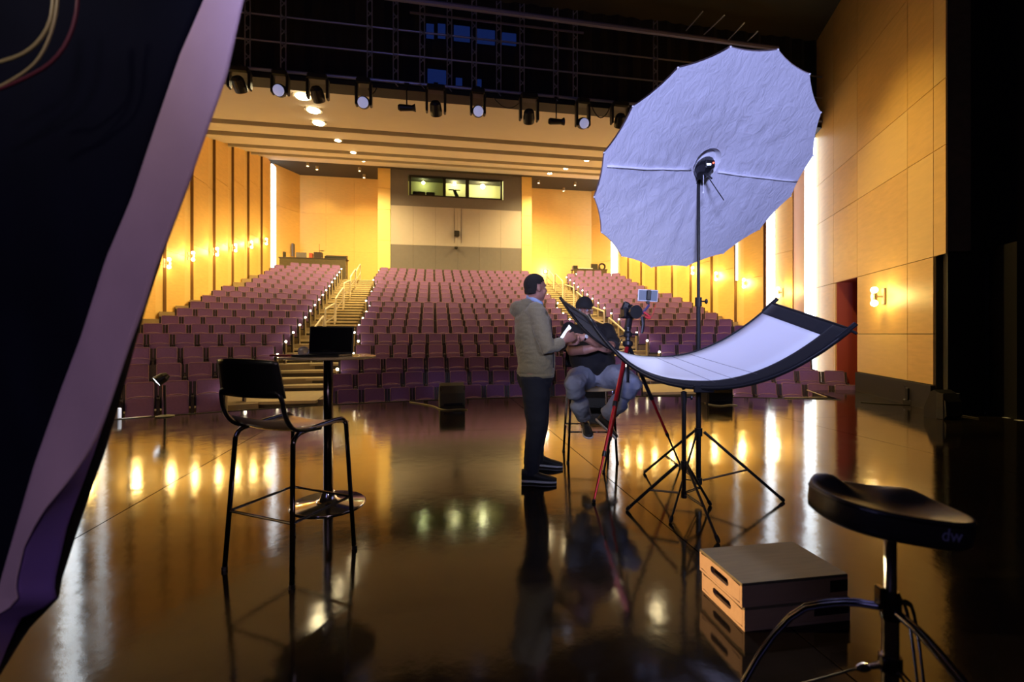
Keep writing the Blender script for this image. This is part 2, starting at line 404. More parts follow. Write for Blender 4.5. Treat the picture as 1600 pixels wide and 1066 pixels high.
# right wall ends: the return near the stage and the slot strips
def vpanel(bm, p, q, z0, z1, th):
    """vertical slab between plan points p, q; thickened to the left of p->q"""
    p = Vector((*p, 0)); q = Vector((*q, 0)); n = Vector((-(q-p).y, (q-p).x, 0)).normalized()*th
    prism(bm, [(p.x, p.y), (q.x, q.y), (q.x+n.x, q.y+n.y), (p.x+n.x, p.y+n.y)], z0, z1)
for s, xw, par in ((-1, XR, wallR), (1, XL, wallL)):
    mx = lambda x: x if s < 0 else 2*CX-x
    bm = NB(); box(bm, *sorted((mx(12.1), mx(12.2))), 13.65, 14.44, -1, 4.1); obj('veneer_panel', bm, 'maple', par)
    bm = NB(); box(bm, *sorted((mx(12.1), mx(12.2))), 13.65, 14.44, 4.11, 10.5); obj('veneer_panel', bm, 'maple', par)
    sg = 1 if s < 0 else -1
    bm = NB(); vpanel(bm, (mx(12.1), 13.6), (mx(10.09), 10.95), -1, 10.5, .05*sg); obj('wall_return', bm, 'orange', par)
    bm = NB(); vpanel(bm, (mx(12.1), 14.92), (mx(11.85), 14.58), -1, 10.5, .02*sg); obj('wall_return', bm, 'orange', par)
    # vertical luminous slots on the near faces of the returns, washing the next panel
    bm = NB(); vpanel(bm, (mx(11.84), 14.57), (mx(12.1), 14.47), -.5, 9.6, -.02*sg); obj('light_slot', bm, 'led' if s < 0 else 'led_dim', par)
    bm = NB(); vpanel(bm, (mx(10.07), 10.94), (mx(10.30), 10.80), -.2, 6.6, -.02*sg); obj('light_slot', bm, 'led', par)
    bm = NB(); box(bm, *sorted((mx(12.02), mx(12.16))), 28.62, 29.5 if s < 0 else 29.2, 2.5, 11.2); obj('light_slot', bm, 'led', par)
bm = NB(); box(bm, 12.01, 12.09, 16.46, 16.49, 3.4, 9.6); obj('light_slot', bm, 'led_dim', wallR)
# slanted end walls towards the rear corners
for s, par in ((-1, wallR), (1, wallL)):
    mx = lambda x: x if s < 0 else 2*CX-x
    for z0, z1 in ((3.0, 6.3), (6.3, 9.0), (9.0, 11.9)):
        bm = NB(); vpanel(bm, (mx(12.12), 29.5 if s < 0 else 29.2), (mx(11.1), 31.1), z0+.005, z1-.005, -.12 if s < 0 else .12); obj('veneer_panel', bm, 'maple', par)

# splayed walls beside the forestage
def splay(s, name):
    A = Vector((9.2, 8.54)); wv = Vector((.438, .899)); root = empty(name, (9.2 if s > 0 else 2*CX-9.2, 8.54, 0)); tag(root, kind='structure')
    nv = Vector((-.899, .438))
    def pt(sp, off=0):
        p = A - wv*sp + nv*off; return (p.x if s > 0 else 2*CX-p.x, p.y)
    def slab(name, s0, s1, z0, z1, o0, o1, m):
        bm = NB(); prism(bm, [pt(s0, o0), pt(s1, o0), pt(s1, o1), pt(s0, o1)], z0, z1); return obj(name, bm, m, root)
    slab('wall_backing', -2.5, -1.2, -1, 9.4, -.30, -.02, 'riser'); slab('wall_backing', -1.2, 0, 2.53, 9.4, -.30, -.02, 'riser')
    slab('wall_backing', 0, 2.74, -1, 9.4, -.30, -.02, 'riser'); slab('wall_backing', 2.74, 3.05, 2.53, 9.4, -.30, -.02, 'riser')
    cols = [-2.52, -2.28, -1.3, 0, 1.977, 2.73, 3.05]
    rows = [.42, 1.25, 2.5, 4.2, 5.24, 7.2, 9.2]
    for i, (a, b) in enumerate(zip(cols, cols[1:])):
        for k, (z0, z1) in enumerate(zip(rows, rows[1:])):
            if i == 2 and k < 2: continue
            if i == 5 and k < 2: continue
            if i < 2 and k == 0: z0 = -1.0
            slab('veneer_panel', a+.006, b-.006, z0+.006, z1-.006, -.02, .012, 'maple' if (i+k) % 3 else 'maple2')
    slab('veneer_panel', -1.294, -1.2, -1, 2.49, -.02, .012, 'maple2')
    slab('base_board', 0, 2.73, 0, .41, -.02, .05, 'black')
    slab('door_reveal', -1.2, -1.15, -1, 2.5, -1.6, -.02, 'red')
    slab('door_recess', -1.2, .3, -1, 2.6, -1.7, -1.6, 'red')
    slab('door_reveal', 0, .05, -1, 2.5, -1.6, -.3, 'red')
    slab('door_head', -1.2, 0.05, 2.5, 2.55, -1.6, -.02, 'red')
    slab('slot_recess', 2.73, 3.3, 0, 2.6, -.8, -.7, 'black')
    slab('slot_recess', 2.70, 2.74, 0, 2.5, -.7, -.02, 'black')
    return root, pt
wallSR, ptR = splay(1, 'wall_front_right')
wallSL, ptL = splay(-1, 'wall_front_left')
# proscenium masking, stage side walls, rear of stage
pros = empty('wall_proscenium', (9, 5.6, 0)); tag(pros, kind='structure')
for s in (1, -1):
    mx = lambda x: x if s > 0 else 2*CX-x
    bm = NB(); prism(bm, [(mx(7.87), 5.79), (mx(8.88), 5.79), (mx(8.88), 5.95), (mx(8.0), 5.95)], 0, 9.3); obj('masking_wall', bm, 'blackwall', pros)
    bm = NB(); box(bm, *sorted((mx(8.88), mx(9.1))), -6.5, 5.8, 0, 9.3); obj('side_drape', bm, 'drape', pros)
bm = NB(); box(bm, -7, 9.5, -6.7, -6.5, 0, 9.3); obj('rear_drape', bm, 'drape', pros)

# back wall
bw = empty('wall_back', (CX, 31, 4.4)); tag(bw, kind='structure')
bm = NB(); box(bm, XL-.5, XR+.5, 31.14, 31.4, 0, 12.2); obj('wall_backing', bm, 'riser', bw)
for (xa, xb, nn) in ((-8.5, -3.3, 3), (6.3, 11.3, 3)):
    for i in range(nn):
        a = xa+(xb-xa)*i/nn; b = xa+(xb-xa)*(i+1)/nn
        for z0, z1 in ((3.5, 6.6), (6.6, 9.0), (9.0, 11.6)):
            bm = NB(); box(bm, a+.003, b-.003, 31.0, 31.14, z0+.003, z1-.003); obj('veneer_panel', bm, 'maple', bw)
for (xa, xb) in ((-3.3, -2.56), (5.68, 6.34)):
    for z0, z1 in ((3.5, 7.0), (7.0, 8.9), (8.9, 10.2), (10.2, 11.5)):
        bm = NB(); box(bm, xa, xb, 28.86, 31.0, z0+.006, z1-.006); obj('pillar_panel', bm, 'maple2', bw)
for (z0, z1, m) in ((3.5, 6.78, 'grey'), (6.78, 9.2, 'pale')):
    for i in range(6):
        a = -2.56+8.24*i/6
        bm = NB(); box(bm, a+.004, a+8.24/6-.004, 28.92, 29.1, z0+.004, z1-.004); obj('acoustic_panel', bm, m, bw)
def gbox(x0, x1, z0, z1, m='grey'): 
    bm = NB(); box(bm, x0, x1, 28.92, 29.1, z0, z1); obj('acoustic_panel', bm, m, bw)
gbox(-2.56, -1.5, 9.2, 11.6); gbox(4.5, 5.68, 9.2, 11.6); gbox(-1.5, 4.5, 9.2, 9.86); gbox(-1.5, 4.5, 11.12, 11.6)
# control room and its windows
wr = [(-1.32, .64), (.82, 2.06), (2.28, 4.30)]
for i, (a, b) in enumerate(wr):
    r = empty('window_%d' % (i+1), ((a+b)/2, 28.95, 9.9)); tag(r, kind='structure')
    bm = NB(); z0, z1 = 9.93, 11.02
    box(bm, a-.11, b+.11, 28.88, 29.05, z0-.07, z0); box(bm, a-.11, b+.11, 28.88, 29.05, z1, z1+.10)
    box(bm, a-.11, a, 28.88, 29.05, z0, z1); box(bm, b, b+.11, 28.88, 29.05, z0, z1); obj('window_frame', bm, 'black', r)
    bm = NB(); box(bm, a, b, 28.98, 28.99, z0, z1); obj('pane', bm, 'glass', r)
ctl = empty('wall_control_room', (1.5, 31, 9.8)); tag(ctl, kind='structure')
bm = NB(); box(bm, -1.6, 4.6, 31.0, 31.1, 9.3, 11.6); obj('room_wall', bm, 'booth', ctl)
bm = NB(); box(bm, -1.7, -1.6, 29.1, 31.0, 9.3, 11.6); box(bm, 4.6, 4.7, 29.1, 31.0, 9.3, 11.6); box(bm, .72, .78, 29.6, 31, 9.3, 11.6); obj('room_partition', bm, 'booth', ctl)
bm = NB(); box(bm, -1.7, 4.7, 29.1, 31.1, 9.2, 9.3); obj('room_floor', bm, 'riser', ctl)
bm = NB(); box(bm, -1.7, 4.7, 29.1, 31.1, 11.6, 11.7); obj('room_ceiling', bm, 'booth', ctl)
light('booth_light', 'POINT', (3.3, 30.3, 11.1), 95, (1, .93, .55), .15)
light('booth_light', 'POINT', (1.45, 30.7, 11.3), 38, (1, .93, .55), .1)
light('booth_light', 'POINT', (-.6, 30.5, 11.2), 14, (.9, .95, .45), .1)

# ceiling clouds
ceil = empty('ceiling', (CX, 20, 9)); tag(ceil, kind='structure')
def cloud(y0, y1, lip=.22, name='ceiling_panel', m='cloud'):
    z0, z1 = ZC(y0), ZC(y1)
    poly = [(y0, z0), (y1, z1), (y1, z1+.3), (y0, z0+.3)]
    bm = NB(); a = [bm.verts.new((XL-.1, y, z)) for y, z in poly]; b = [bm.verts.new((XR+.1, y, z)) for y, z in poly]
    for i in range(4): bm.faces.new((a[i], a[(i+1) % 4], b[(i+1) % 4], b[i]))
    bm.faces.new(a[::-1]); bm.faces.new(b); obj(name, bm, m, ceil)
cl = [(10.9, 16.4), (16.8, 18.9), (19.5, 22.3), (22.8, 25.0), (25.4, 28.3)]
for k, (a, b) in enumerate(cl):
    cloud(a, b)
    # upstand lip facing the stage at the front of each panel
    if k: 
        bm = NB(); box(bm, XL-.1, XR+.1, a-.05, a, ZC(a)-.10, ZC(a)+.45); obj('ceiling_lip', bm, 'cloud', ceil)
bm = NB(); box(bm, XL-.3, XR+.3, 28.3, 31.3, 11.42, 11.6); obj('rear_ceiling', bm, 'dark_ceiling', ceil)
# roof void above the panels
bm = NB(); a = [bm.verts.new(p) for p in ((XL-.3, 10.8, 7.8), (XR+.3, 10.8, 7.8), (XR+.3, 31.3, 12.9), (XL-.3, 31.3, 12.9))]; bm.faces.new(a); obj('roof_deck', bm, 'dark_ceiling', ceil)
fc = empty('ceiling', (1, 4, 9.2)); tag(fc, kind='structure')
bm = NB(); box(bm, -9, 11.8, -6.7, 11.2, 9.2, 9.35); obj('forestage_ceiling', bm, 'olive', fc)

# ================================================================== LIGHT FITTINGS
# recessed downlights (left row, right row)
def on_slope(u, v):
    t_ = (u-800)/F; e_ = (522-v)/F; D = 2.95/(e_-.252*(CY-t_*SY)); p = W(t_*D, D); return p.x, p.y
dl = [on_slope(*p) for p in ((473, 148), (490, 170), (498, 190), (528, 218), (552, 237), (568, 250))] + [(7.0, 13.4), (7.0, 16.4)] + [on_slope(*p) for p in ((917, 249), (884, 262), (859, 270))]
for i, (x, y) in enumerate(dl):
    left = i < 6; z = ZC(y); k3 = 1.45 if i < 3 else 1
    side = 'left' if left else 'right'; n = i+1 if left else i-5
    t = empty('downlight', (x, y, z), 'round ceiling downlight, %s one back in the %s-hand row, glowing warm white' % (ORD[n], side), 'ceiling light', 'downlights in the hall ceiling')
    bm = NB(); lathe(bm, [(.17*k3, -.01), (.17*k3, -.05), (.12*k3, -.05), (.12*k3, -.01)], (x, y, z), 20); obj('trim_ring', bm, 'cloud', t)
    bm = NB(); lathe(bm, [(0.001, -.055*k3), (.11*k3, -.045*k3), (.12*k3, -.02)], (x, y, z), 16); obj('lamp', bm, 'bulb2', t)
    light('downlight_beam', 'SPOT', (x, y, z-.12), 1900 if y > 16 else 80, WARM2, .08, target=(x, y+2.5, 0), spot=2.5, blend=1)
# rear cans under the dark ceiling
rc = [(-6.9, 29.2, 1), (-4.4, 29.0, 1), (-7.3, 28.7, 0), (-4.3, 30.2, 0), (6.9, 29.3, 0), (9.4, 29.3, 0), (6.6, 30.4, 0), (9.0, 30.6, 0)]
for i, (x, y, on) in enumerate(rc):
    t = empty('ceiling_can', (x, y, 11.4), 'small cylinder lamp under the dark rear ceiling, %s side, %s' % ('left' if x < 0 else 'right', ['second row out, lit', 'nearest the pillar, lit', 'outermost, dim', 'closest to the rear wall, dim', 'front inner one', 'front outer one', 'rear inner one', 'rear outer one'][i]), 'ceiling light', 'can lights below the rear ceiling')
    bm = NB(); lathe(bm, [(.09, 0), (.09, -.22), (.07, -.22), (.07, -.05)], (x, y, 11.42), 12); obj('can', bm, 'endpanel', t)
    bm = NB(); lathe(bm, [(.001, -.20), (.075, -.19)], (x, y, 11.42), 12); obj('lamp', bm, 'bulb' if on else 'aislelamp', t)
    if on: light('can_beam', 'SPOT', (x, y, 11.15), 120, WARM2, .05, target=(x, y+1.2, 6), spot=1.6)
# wall sconces
def sconce(pos, n, label, e=48):
    pos = Vector(pos); n = Vector(n).normalized(); up = Vector((0, 0, 1)); side = up.cross(n)
    t = empty('wall_sconce', pos, label, 'wall lamp', 'twin-globe wall sconces')
    bm = NB(); R = Matrix((side, n, up)).transposed().to_4x4(); T = Matrix.Translation(pos) @ R
    box(bm, -.05, .05, 0, .035, -.16, .16, T, .008); obj('wall_plate', bm, 'endpanel', t)
    bm = NB(); rod(bm, pos+n*.03, pos+n*.17, .02); lathe(bm, [(.045, -.07), (.055, 0), (.045, .07)], pos+n*.17, 14); obj('lamp_body', bm, 'endpanel', t)
    for s in (-1, 1):
        bm = NB(); ball(bm, pos+n*.17+up*s*.13, .062, 12, 8); obj('globe', bm, 'bulb', t, smooth=True)
    light('sconce_glow', 'POINT', pos+n*.24, e, WARM, .08)
lus = [(249, 411), (288, 400), (327, 393), (357, 387), (383, 382), (407, 377)]
k = 0
for y in (10.9+3.0, 15.9):
    k += 1
    sconce((XL+.02, y, 2.2+.27*(y-12)), (1, 0, 0), 'twin-globe sconce on the left wall, %s from the stage' % ORD[k])
for u, v in lus:
    tt = (u-800)/F; y = XL*(CY-tt*SY)/(SY+tt*CY); D = XL*SY+y*CY; k += 1
    sconce((XL+.13, y, CAMZ+(522-v)/F*D), (1, 0, 0), 'twin-globe sconce on the left wall, %s from the stage' % ORD[k])
k = 0
for u, v in ((1220, 457), (1169, 443), (1125, 432), (1088, 423)):
    tt = (u-800)/F; y = XR*(CY-tt*SY)/(SY+tt*CY); D = XR*SY+y*CY; k += 1
    if k == 1: y = 14.1; D = XR*SY+y*CY
    sconce((XR-.02, y, CAMZ+(522-v)/F*D), (-1, 0, 0), 'twin-globe sconce on the right wall, %s from the red doorway' % ORD[k])
for y in (21.1, 22.9, 24.7, 26.5):
    k += 1
    sconce((XR-.02, y, 4.6+.285*(y-20)), (-1, 0, 0), 'twin-globe sconce on the right wall, %s from the red doorway' % ORD[k])
for pt, nm, sg in ((ptR, 'right', 1), (ptL, 'left', -1)):
    p = pt(1.2, .02); nvx = Vector((-.899*sg, .438, 0))
    sconce((p[0], p[1], 1.98), nvx, 'twin-globe sconce on the splayed wall beside the %s' % ('red doorway' if sg > 0 else 'curtain, left of the stage'), 30)
# bright fitting on the rear wall at the head of the right aisle
t = empty('wall_light', (7.75, 30.9, 5.6), 'bright white wall light at the head of the right aisle', 'wall lamp')
bm = NB(); box(bm, 7.66, 7.84, 30.9, 30.98, 5.5, 5.7, None, .01); obj('wall_plate', bm, 'white', t)
bm = NB(); ball(bm, (7.75, 30.82, 5.6), .09); obj('globe', bm, 'led', t, smooth=True)
light('wall_light_glow', 'POINT', (7.75, 30.5, 5.6), 28, (1, .86, .72), .1)

# ================================================================== SEATS
def seat_meshes():
    bm = NB()
    R = Matrix.Translation((0, .06, .37)) @ Matrix.Rotation(math.radians(-11), 4, 'X')
    box(bm, -.200, .200, -.03, .05, 0, .50, R, .022, 2)
    nb = set(bm.faces)
    tube(bm, [R @ Vector(p) for p in ((-.198, -.03, .02), (-.198, -.032, .47), (-.175, -.032, .496), (.175, -.032, .496), (.198, -.032, .47), (.198, -.03, .02))], .008, 4)
    for f in bm.faces:
        if f not in nb: f.material_index = 1
    bk = bpy.data.meshes.new('backrest'); [setattr(f, 'smooth', False) for f in bm.faces]; bm.to_mesh(bk); bm.free(); bk.materials.append(M['seat']); bk.materials.append(M['seat_pipe'])
    bm = NB()                               # tipped-up cushion with a bowed front edge
    R = Matrix.Translation((0, -.045, .235)) @ Matrix.Rotation(math.radians(-9), 4, 'X')
    vs = box(bm, -.205, .205, -.05, .06, 0, .36, None, .03, 2)
    for v in vs:
        v.co.z += (.035*(1-(v.co.x/.2)**2)) if v.co.z > .18 else 0
    nb = set(bm.faces); tube(bm, [(-.19+.38*i/6, -.052, .352+.035*(1-(-1+2*i/6)**2)) for i in range(7)], .009, 4)
    for f in bm.faces:
        if f not in nb: f.material_index = 1
    bmesh.ops.transform(bm, matrix=R, verts=bm.verts)
    cu = bpy.data.meshes.new('cushion'); bm.to_mesh(cu); bm.free(); cu.materials.append(M['seat']); cu.materials.append(M['seat_pipe'])
    bm = NB()
    for s in (-1, 1):
        box(bm, s*.246-.012, s*.246+.012, -.10, .10, 0, .55); box(bm, s*.246-.013, s*.246+.013, -.17, .12, .55, .585, None, .008)
    box(bm, -.235, .235, -.05, .05, .20, .24); box(bm, -.205, .205, .165, .18, .34, .80)
    Rw = Matrix.Translation((0, .06, .37)) @ Matrix.Rotation(math.radians(-11), 4, 'X')
    for s in (-1, 1): box(bm, s*.229-.026, s*.229+.026, .0, .05, 0, .475, Rw)
    fr = bpy.data.meshes.new('seat_frame'); bm.to_mesh(fr); bm.free(); fr.materials.append(M['seat_shell'])
    return bk, cu, fr
bk, cu, fr = seat_meshes()
bm = NB(); 
for src in (bk, cu): bm.from_mesh(src)
far = bpy.data.meshes.new('theatre_seat'); nf = len(bm.faces); bm.from_mesh(fr)
for i, f in enumerate(bm.faces):
    if i >= nf: f.material_index = 2
bm.to_mesh(far); bm.free(); [far.materials.append(M[k]) for k in ('seat', 'seat_pipe', 'seat_shell')]
bm = NB(); box(bm, -.02, .02, -.20, .14, 0, .60, None, .01); ep = bpy.data.meshes.new('end_panel'); bm.to_mesh(ep); bm.free(); ep.materials.append(M['endpanel'])
bm = NB(); ball(bm, (0, -.10, .63), .032, 10, 8); al = bpy.data.meshes.new('aisle_lamp'); bm.to_mesh(al); bm.free(); al.materials.append(M['aislelamp'])

seats = []       # (pos, rz, row, idx, block, endside)
PITCH = .52
def add_row(R, zt, a_in, count, side, row, block):
    """side 0: centred, else starts at angle a_in and runs outwards"""
    for k in range(count):
        if side == 0: a = (k-(count-1)/2)*PITCH/R
        else: a = side*(a_in+(k+.5)*PITCH/R)
        p = Vector((CX+R*math.sin(a), C0+R*math.cos(a), zt-BACKH))
        if side == 0: end = -1 if k == 0 else (1 if k == count-1 else 0)
        else: end = -side if k == 0 else 0
        seats.append((p, -a, row, k+1, block, end))
for i, R in enumerate(Rs):
    wd = 3.5+.055*(rowy[i]-10.4); n = round(2*wd/PITCH)
    add_row(R, rowz[i], 0, n, 0, i+1, 'centre')
def outer(R, off_in, off_out):
    a0 = math.asin(off_in/R); a1 = math.asin(min(.95, off_out/R)); return a0, int((a1-a0)*R/PITCH+.35)
for j, i in enumerate(range(1, 19)):
    R = Rs[i]; y = rowy[i]
    off = 5.45+.07*max(0, y-13); offo = 9.35
    a0, n = outer(R, off, offo)
    if i == 18: n -= 1
    add_row(R, rowz[i], a0, n, -1, j+1, 'left')
    if i >= 3:
        if i == 18: n -= 2; a0 += 1.5*PITCH/R
        add_row(R, rowz[i], a0, n, 1, j+2, 'right')
for j, (R, zt) in enumerate(RIGHTF):
    a0, n = outer(R, 5.6, 8.35)
    add_row(R, zt, a0, n, 1, j+1, 'right')
def camuv(p):
    X = p.x*CY-p.y*SY; D = p.x*SY+p.y*CY; return 800+F*X/D, 522-F*(p.z-CAMZ)/D, D
vis = [(camuv(s[0])[2], s) for s in seats if 150 < camuv(s[0])[0] < 1400]
vis.sort(key=lambda t: t[0])
near = [s for _, s in vis[:300]]
nearset = set(id(s) for s in near)
aisle = {'centre': 'left', 'left': 'left', 'right': 'right'}
for s in near:
    p, rz, row, idx, block, end = s; D = camuv(p)[2]
    lab = 'mauve theatre seat, %s from the %s aisle, %s row of the %s block' % (ORD[idx], aisle[block], ORD[row], block)
    g = 'theatre seats of the %s block, %s row' % (block, ORD[row])
    if D < 17.5 or end:
        r = bpy.data.objects.new('theatre_seat', None); COL.objects.link(r); r.location = p; r.rotation_euler.z = rz; r.empty_display_size = .1
        for nm, me in (('backrest', bk), ('cushion', cu), ('seat_frame', fr)):
            o = bpy.data.objects.new(nm, me); COL.objects.link(o); o.parent = r
        if end and not (block == 'centre' and row < 3):
            e = bpy.data.objects.new('end_panel', ep); COL.objects.link(e); e.parent = r; e.location.x = end*.285
            l = bpy.data.objects.new('aisle_lamp', al); COL.objects.link(l); l.parent = e
            if block != 'centre' or row % 2: l.data = al
    else:
        r = bpy.data.objects.new('theatre_seat', far); COL.objects.link(r); r.location = p; r.rotation_euler.z = rz
    tag(r, lab, 'seat', g)
bm = NB(); bmep = NB(); bmal = NB()
for s in seats:
    if id(s) in nearset: continue
    p, rz, row, idx, block, end = s
    T = Matrix.Translation(p) @ Matrix.Rotation(rz, 4, 'Z')
    n0 = len(bm.verts); bm.from_mesh(far); bm.verts.ensure_lookup_table()
    bmesh.ops.transform(bm, matrix=T, verts=bm.verts[n0:])
    if end:
        T2 = T @ Matrix.Translation((end*.285, 0, 0))
        for b2, me in ((bmep, ep), (bmal, al)):
            n0 = len(b2.verts); b2.from_mesh(me); b2.verts.ensure_lookup_table(); bmesh.ops.transform(b2, matrix=T2, verts=b2.verts[n0:])
me = bpy.data.meshes.new('rear_seats'); bm.to_mesh(me); bm.free(); [me.materials.append(M[k]) for k in ('seat', 'seat_pipe', 'seat_shell')]
rs = bpy.data.objects.new('rear_seats', me); COL.objects.link(rs)
tag(rs, 'mauve theatre seats filling the rear rows of all blocks', 'seats', None, 'stuff')
o = obj('end_panels', bmep, 'endpanel', rs, local=True); tag(o, kind='stuff')
o = obj('aisle_lamps', bmal, 'aislelamp', rs, local=True); tag(o, kind='stuff')

# ---------- aisle handrails (short hooped sections)
def hoop(x, y0, y1, n, side):
    z0, z1 = fz(x, y0+.3), fz(x, y1+.3)
    t = empty('handrail', (x, y0, z0), 'cream metal handrail hoop in the %s aisle, %s from the stage' % (side, ORD[n]), 'handrail', 'handrail hoops in the aisles')
    bm = NB()
    tube(bm, smoothpts([(x, y0, z0-.2), (x, y0, z0+.88), (x, y0+.05, z0+.92), (x, y1-.05, z1+.92), (x, y1, z1+.88), (x, y1, z1-.2)], 1), .03, 8); obj('hoop', bm, 'rail', t, smooth=True)
    bm = NB(); rod(bm, (x, y0, z0+.45), (x, y1, z1+.45), .024); obj('mid_rail', bm, 'rail', t)
for side, sg in (('left', -1), ('right', 1)):
    n = 0
    for y0 in (14.2, 16.4, 18.6, 20.8, 23.0, 25.2):
        n += 1; off = 4.78+.045*(y0+.7-12)
        hoop(CX+sg*off, y0, y0+1.5, n, side)
bm = NB(); x = 6.05
t = empty('handrail', (x, 12.6, 0), 'short cream handrail at the cross aisle, right of centre', 'handrail', 'handrail hoops in the aisles')
tube(bm, smoothpts([(x-.3, 13.3, -.2), (x-.3, 13.3, .72), (x-.25, 13.2, .76), (x+.2, 12.4, .48), (x+.2, 12.35, -.5)], 1), .024, 8); obj('hoop', bm, 'rail', t, smooth=True)
bm = NB(); rod(bm, (3.35, 12.0, -.2), (3.35, 12.0, 1.2), .025); bm2 = bm
one('wall_pole', bm, 'black', (3.35, 12.0, -.2), 'thin dark pole standing in the cross aisle behind the hooded man', 'pole')

# ================================================================== HALL FURNITURE at the rear
def desk(name, x0, x1, y, z, items, label, flz):
    t = empty(name, ((x0+x1)/2, y, flz), label, 'desk')
    bm = NB(); box(bm, x0, x1, y-.35, y+.35, z-.05, z); obj('desk_top', bm, 'seat_shell', t)
    bm = NB(); box(bm, x0+.05, x1-.05, y-.33, y-.29, flz, z-.05); obj('modesty_panel', bm, 'riser', t)
    for xx in (x0+.1, x1-.1):
        bm = NB(); box(bm, xx-.03, xx+.03, y+.25, y+.31, flz, z-.05); obj('leg', bm, 'black', t)
zfl = rowz[-1]-BACKH
desk('sound_desk', -8.6, -4.9, 28.0, 5.62, [], 'long dark technician desk behind the last row of the left block', zfl)
def dev(name, x0, x1, y, z, h, d, m, label, cat, slope=0):
    bm = NB(); vs = box(bm, x0, x1, y-d/2, y+d/2, z, z+h, None, .01)
    for v in vs:
        if slope and v.co.z > z+h*.5 and v.co.y < y: v.co.z -= slope
    return one(name, bm, m, ((x0+x1)/2, y, z), label, cat)
dev('mixing_console', -6.15, -4.95, 28.0, 5.621, .26, .5, 'fixture', 'wide black mixing console on the rear left desk', 'mixer', .12)
dev('equipment_rack', -6.75, -6.32, 28.0, 5.621, .36, .4, 'seat_shell', 'dark equipment box beside the mixing console', 'rack')
dev('red_case', -7.02, -6.84, 28.0, 5.621, .30, .3, 'red', 'small red case on the rear left desk', 'case')
dev('grey_monitor', -7.75, -7.20, 28.0, 5.621, .34, .12, 'grey', 'flat grey monitor standing on the rear left desk', 'monitor')
dev('desk_speaker', -8.45, -8.32, 28.0, 5.621, .34, .2, 'black', 'narrow dark speaker at the left end of the rear desk', 'speaker')
bm = NB(); rod(bm, (-6.5, 28.05, 5.99), (-6.5, 28.05, 6.5), .012); ball(bm, (-6.35, 28.05, 6.1), .06, 8, 6, (2.4, 1, .5))
one('gooseneck_lamp', bm, 'fixture', (-6.5, 28.05, 5.99), 'thin dark lamp standing on the equipment box at the rear left', 'lamp')
bm = NB(); box(bm, -8.62, -8.55, 30.2, 30.7, 6.1, 6.9)
one('wall_speaker', bm, 'grey', (-8.6, 30.4, 6.1), 'grey panel speaker on the slanted wall at the rear left corner', 'speaker')
desk('lighting_desk', 8.9, 11.2, 28.4, 5.45, [], 'pale technician desk behind the last row of the right block', zfl)
dev('dark_case', 8.95, 9.25, 28.4, 5.451, .22, .3, 'fixture', 'small dark case on the left end of the rear right desk', 'case')
bm = NB(); box(bm, 9.27, 10.25, 28.2, 28.6, 5.451, 5.52)
one('white_keyboard', bm, 'white', (9.8, 28.4, 5.451), 'long white slab lying on the rear right desk', 'equipment')
dev('computer_monitor', 10.2, 10.65, 28.4, 5.451, .38, .1, 'fixture', 'dark monitor on the rear right desk', 'monitor')
bm = NB(); tube(bm, [(10.95+.2*math.cos(a), 28.4, 5.66+.2*math.sin(a)) for a in [i*2*PI/14 for i in range(14)]], .06, 8, closed=True); box(bm, 10.7, 10.82, 28.35, 28.45, 5.452, 5.66)
one('headphones', bm, 'fixture', (10.95, 28.4, 5.452), 'round dark headphones hung at the right end of the rear desk', 'headphones')
bm = NB(); box(bm, 1.34, 1.66, 28.62, 28.91, 7.4, 7.72, None, .02)
t = one('wall_box', bm, 'black', (1.5, 28.9, 7.5), 'small black box on the pale band of the rear wall', 'speaker')
for xx in (1.36, 1.80):
    bm = NB(); box(bm, xx-.012, xx+.012, 28.89, 28.92, 7.0, 9.2)
    one('conduit', bm, 'grey', (xx, 28.9, 7.0), '%s thin vertical conduit on the pale band of the rear wall' % ('left' if xx < 1.5 else 'right'), 'conduit')
bm = NB(); box(bm, 1.36, 1.56, 28.7, 28.9, 6.62, 6.74, None, .02); rod(bm, (1.46, 28.7, 6.66), (1.46, 28.58, 6.58), .05)
one('wall_camera', bm, 'black', (1.46, 28.9, 6.6), 'small camera on the grey panel above the centre seats', 'camera')
# follow spot in the control room
t = empty('follow_spot', (1.5, 29.9, 9.3), 'dark follow spot silhouetted in the middle control-room window', 'spotlight')
bm = NB(); rod(bm, (1.45, 29.9, 9.3), (1.45, 29.9, 10.1), .04); box(bm, 1.2, 1.7, 29.86, 29.94, 9.3, 9.34); obj('stand', bm, 'black', t)
bm = NB(); tube(bm, [(1.62, 29.6, 10.0), (1.42, 30.0, 10.62)], [.13, .11], 12); obj('lamp_housing', bm, 'black', t)
bm = NB(); box(bm, 1.02, 1.78, 29.88, 29.94, 10.62, 10.68); obj('top_bar', bm, 'black', t)
for i, (a, b) in enumerate(((-1.25, -.45), (-.4, .15))):
    bm = NB(); box(bm, a, b, 29.5, 29.6, 9.3, 10.32, None, .05)
    one('office_chair', bm, 'black', ((a+b)/2, 29.5, 9.3), '%s dark chair back in the left control-room window' % ('wider' if i == 0 else 'narrower'), 'chair')
for i, a in enumerate((2.45, 3.1, 3.8)):
    bm = NB(); box(bm, a, a+.5, 29.5, 29.6, 9.3, 10.13, None, .05)
    one('office_chair', bm, 'endpanel', (a+.25, 29.5, 9.3), '%s pale chair back in the right control-room window' % ('left', 'middle', 'right')[i], 'chair')

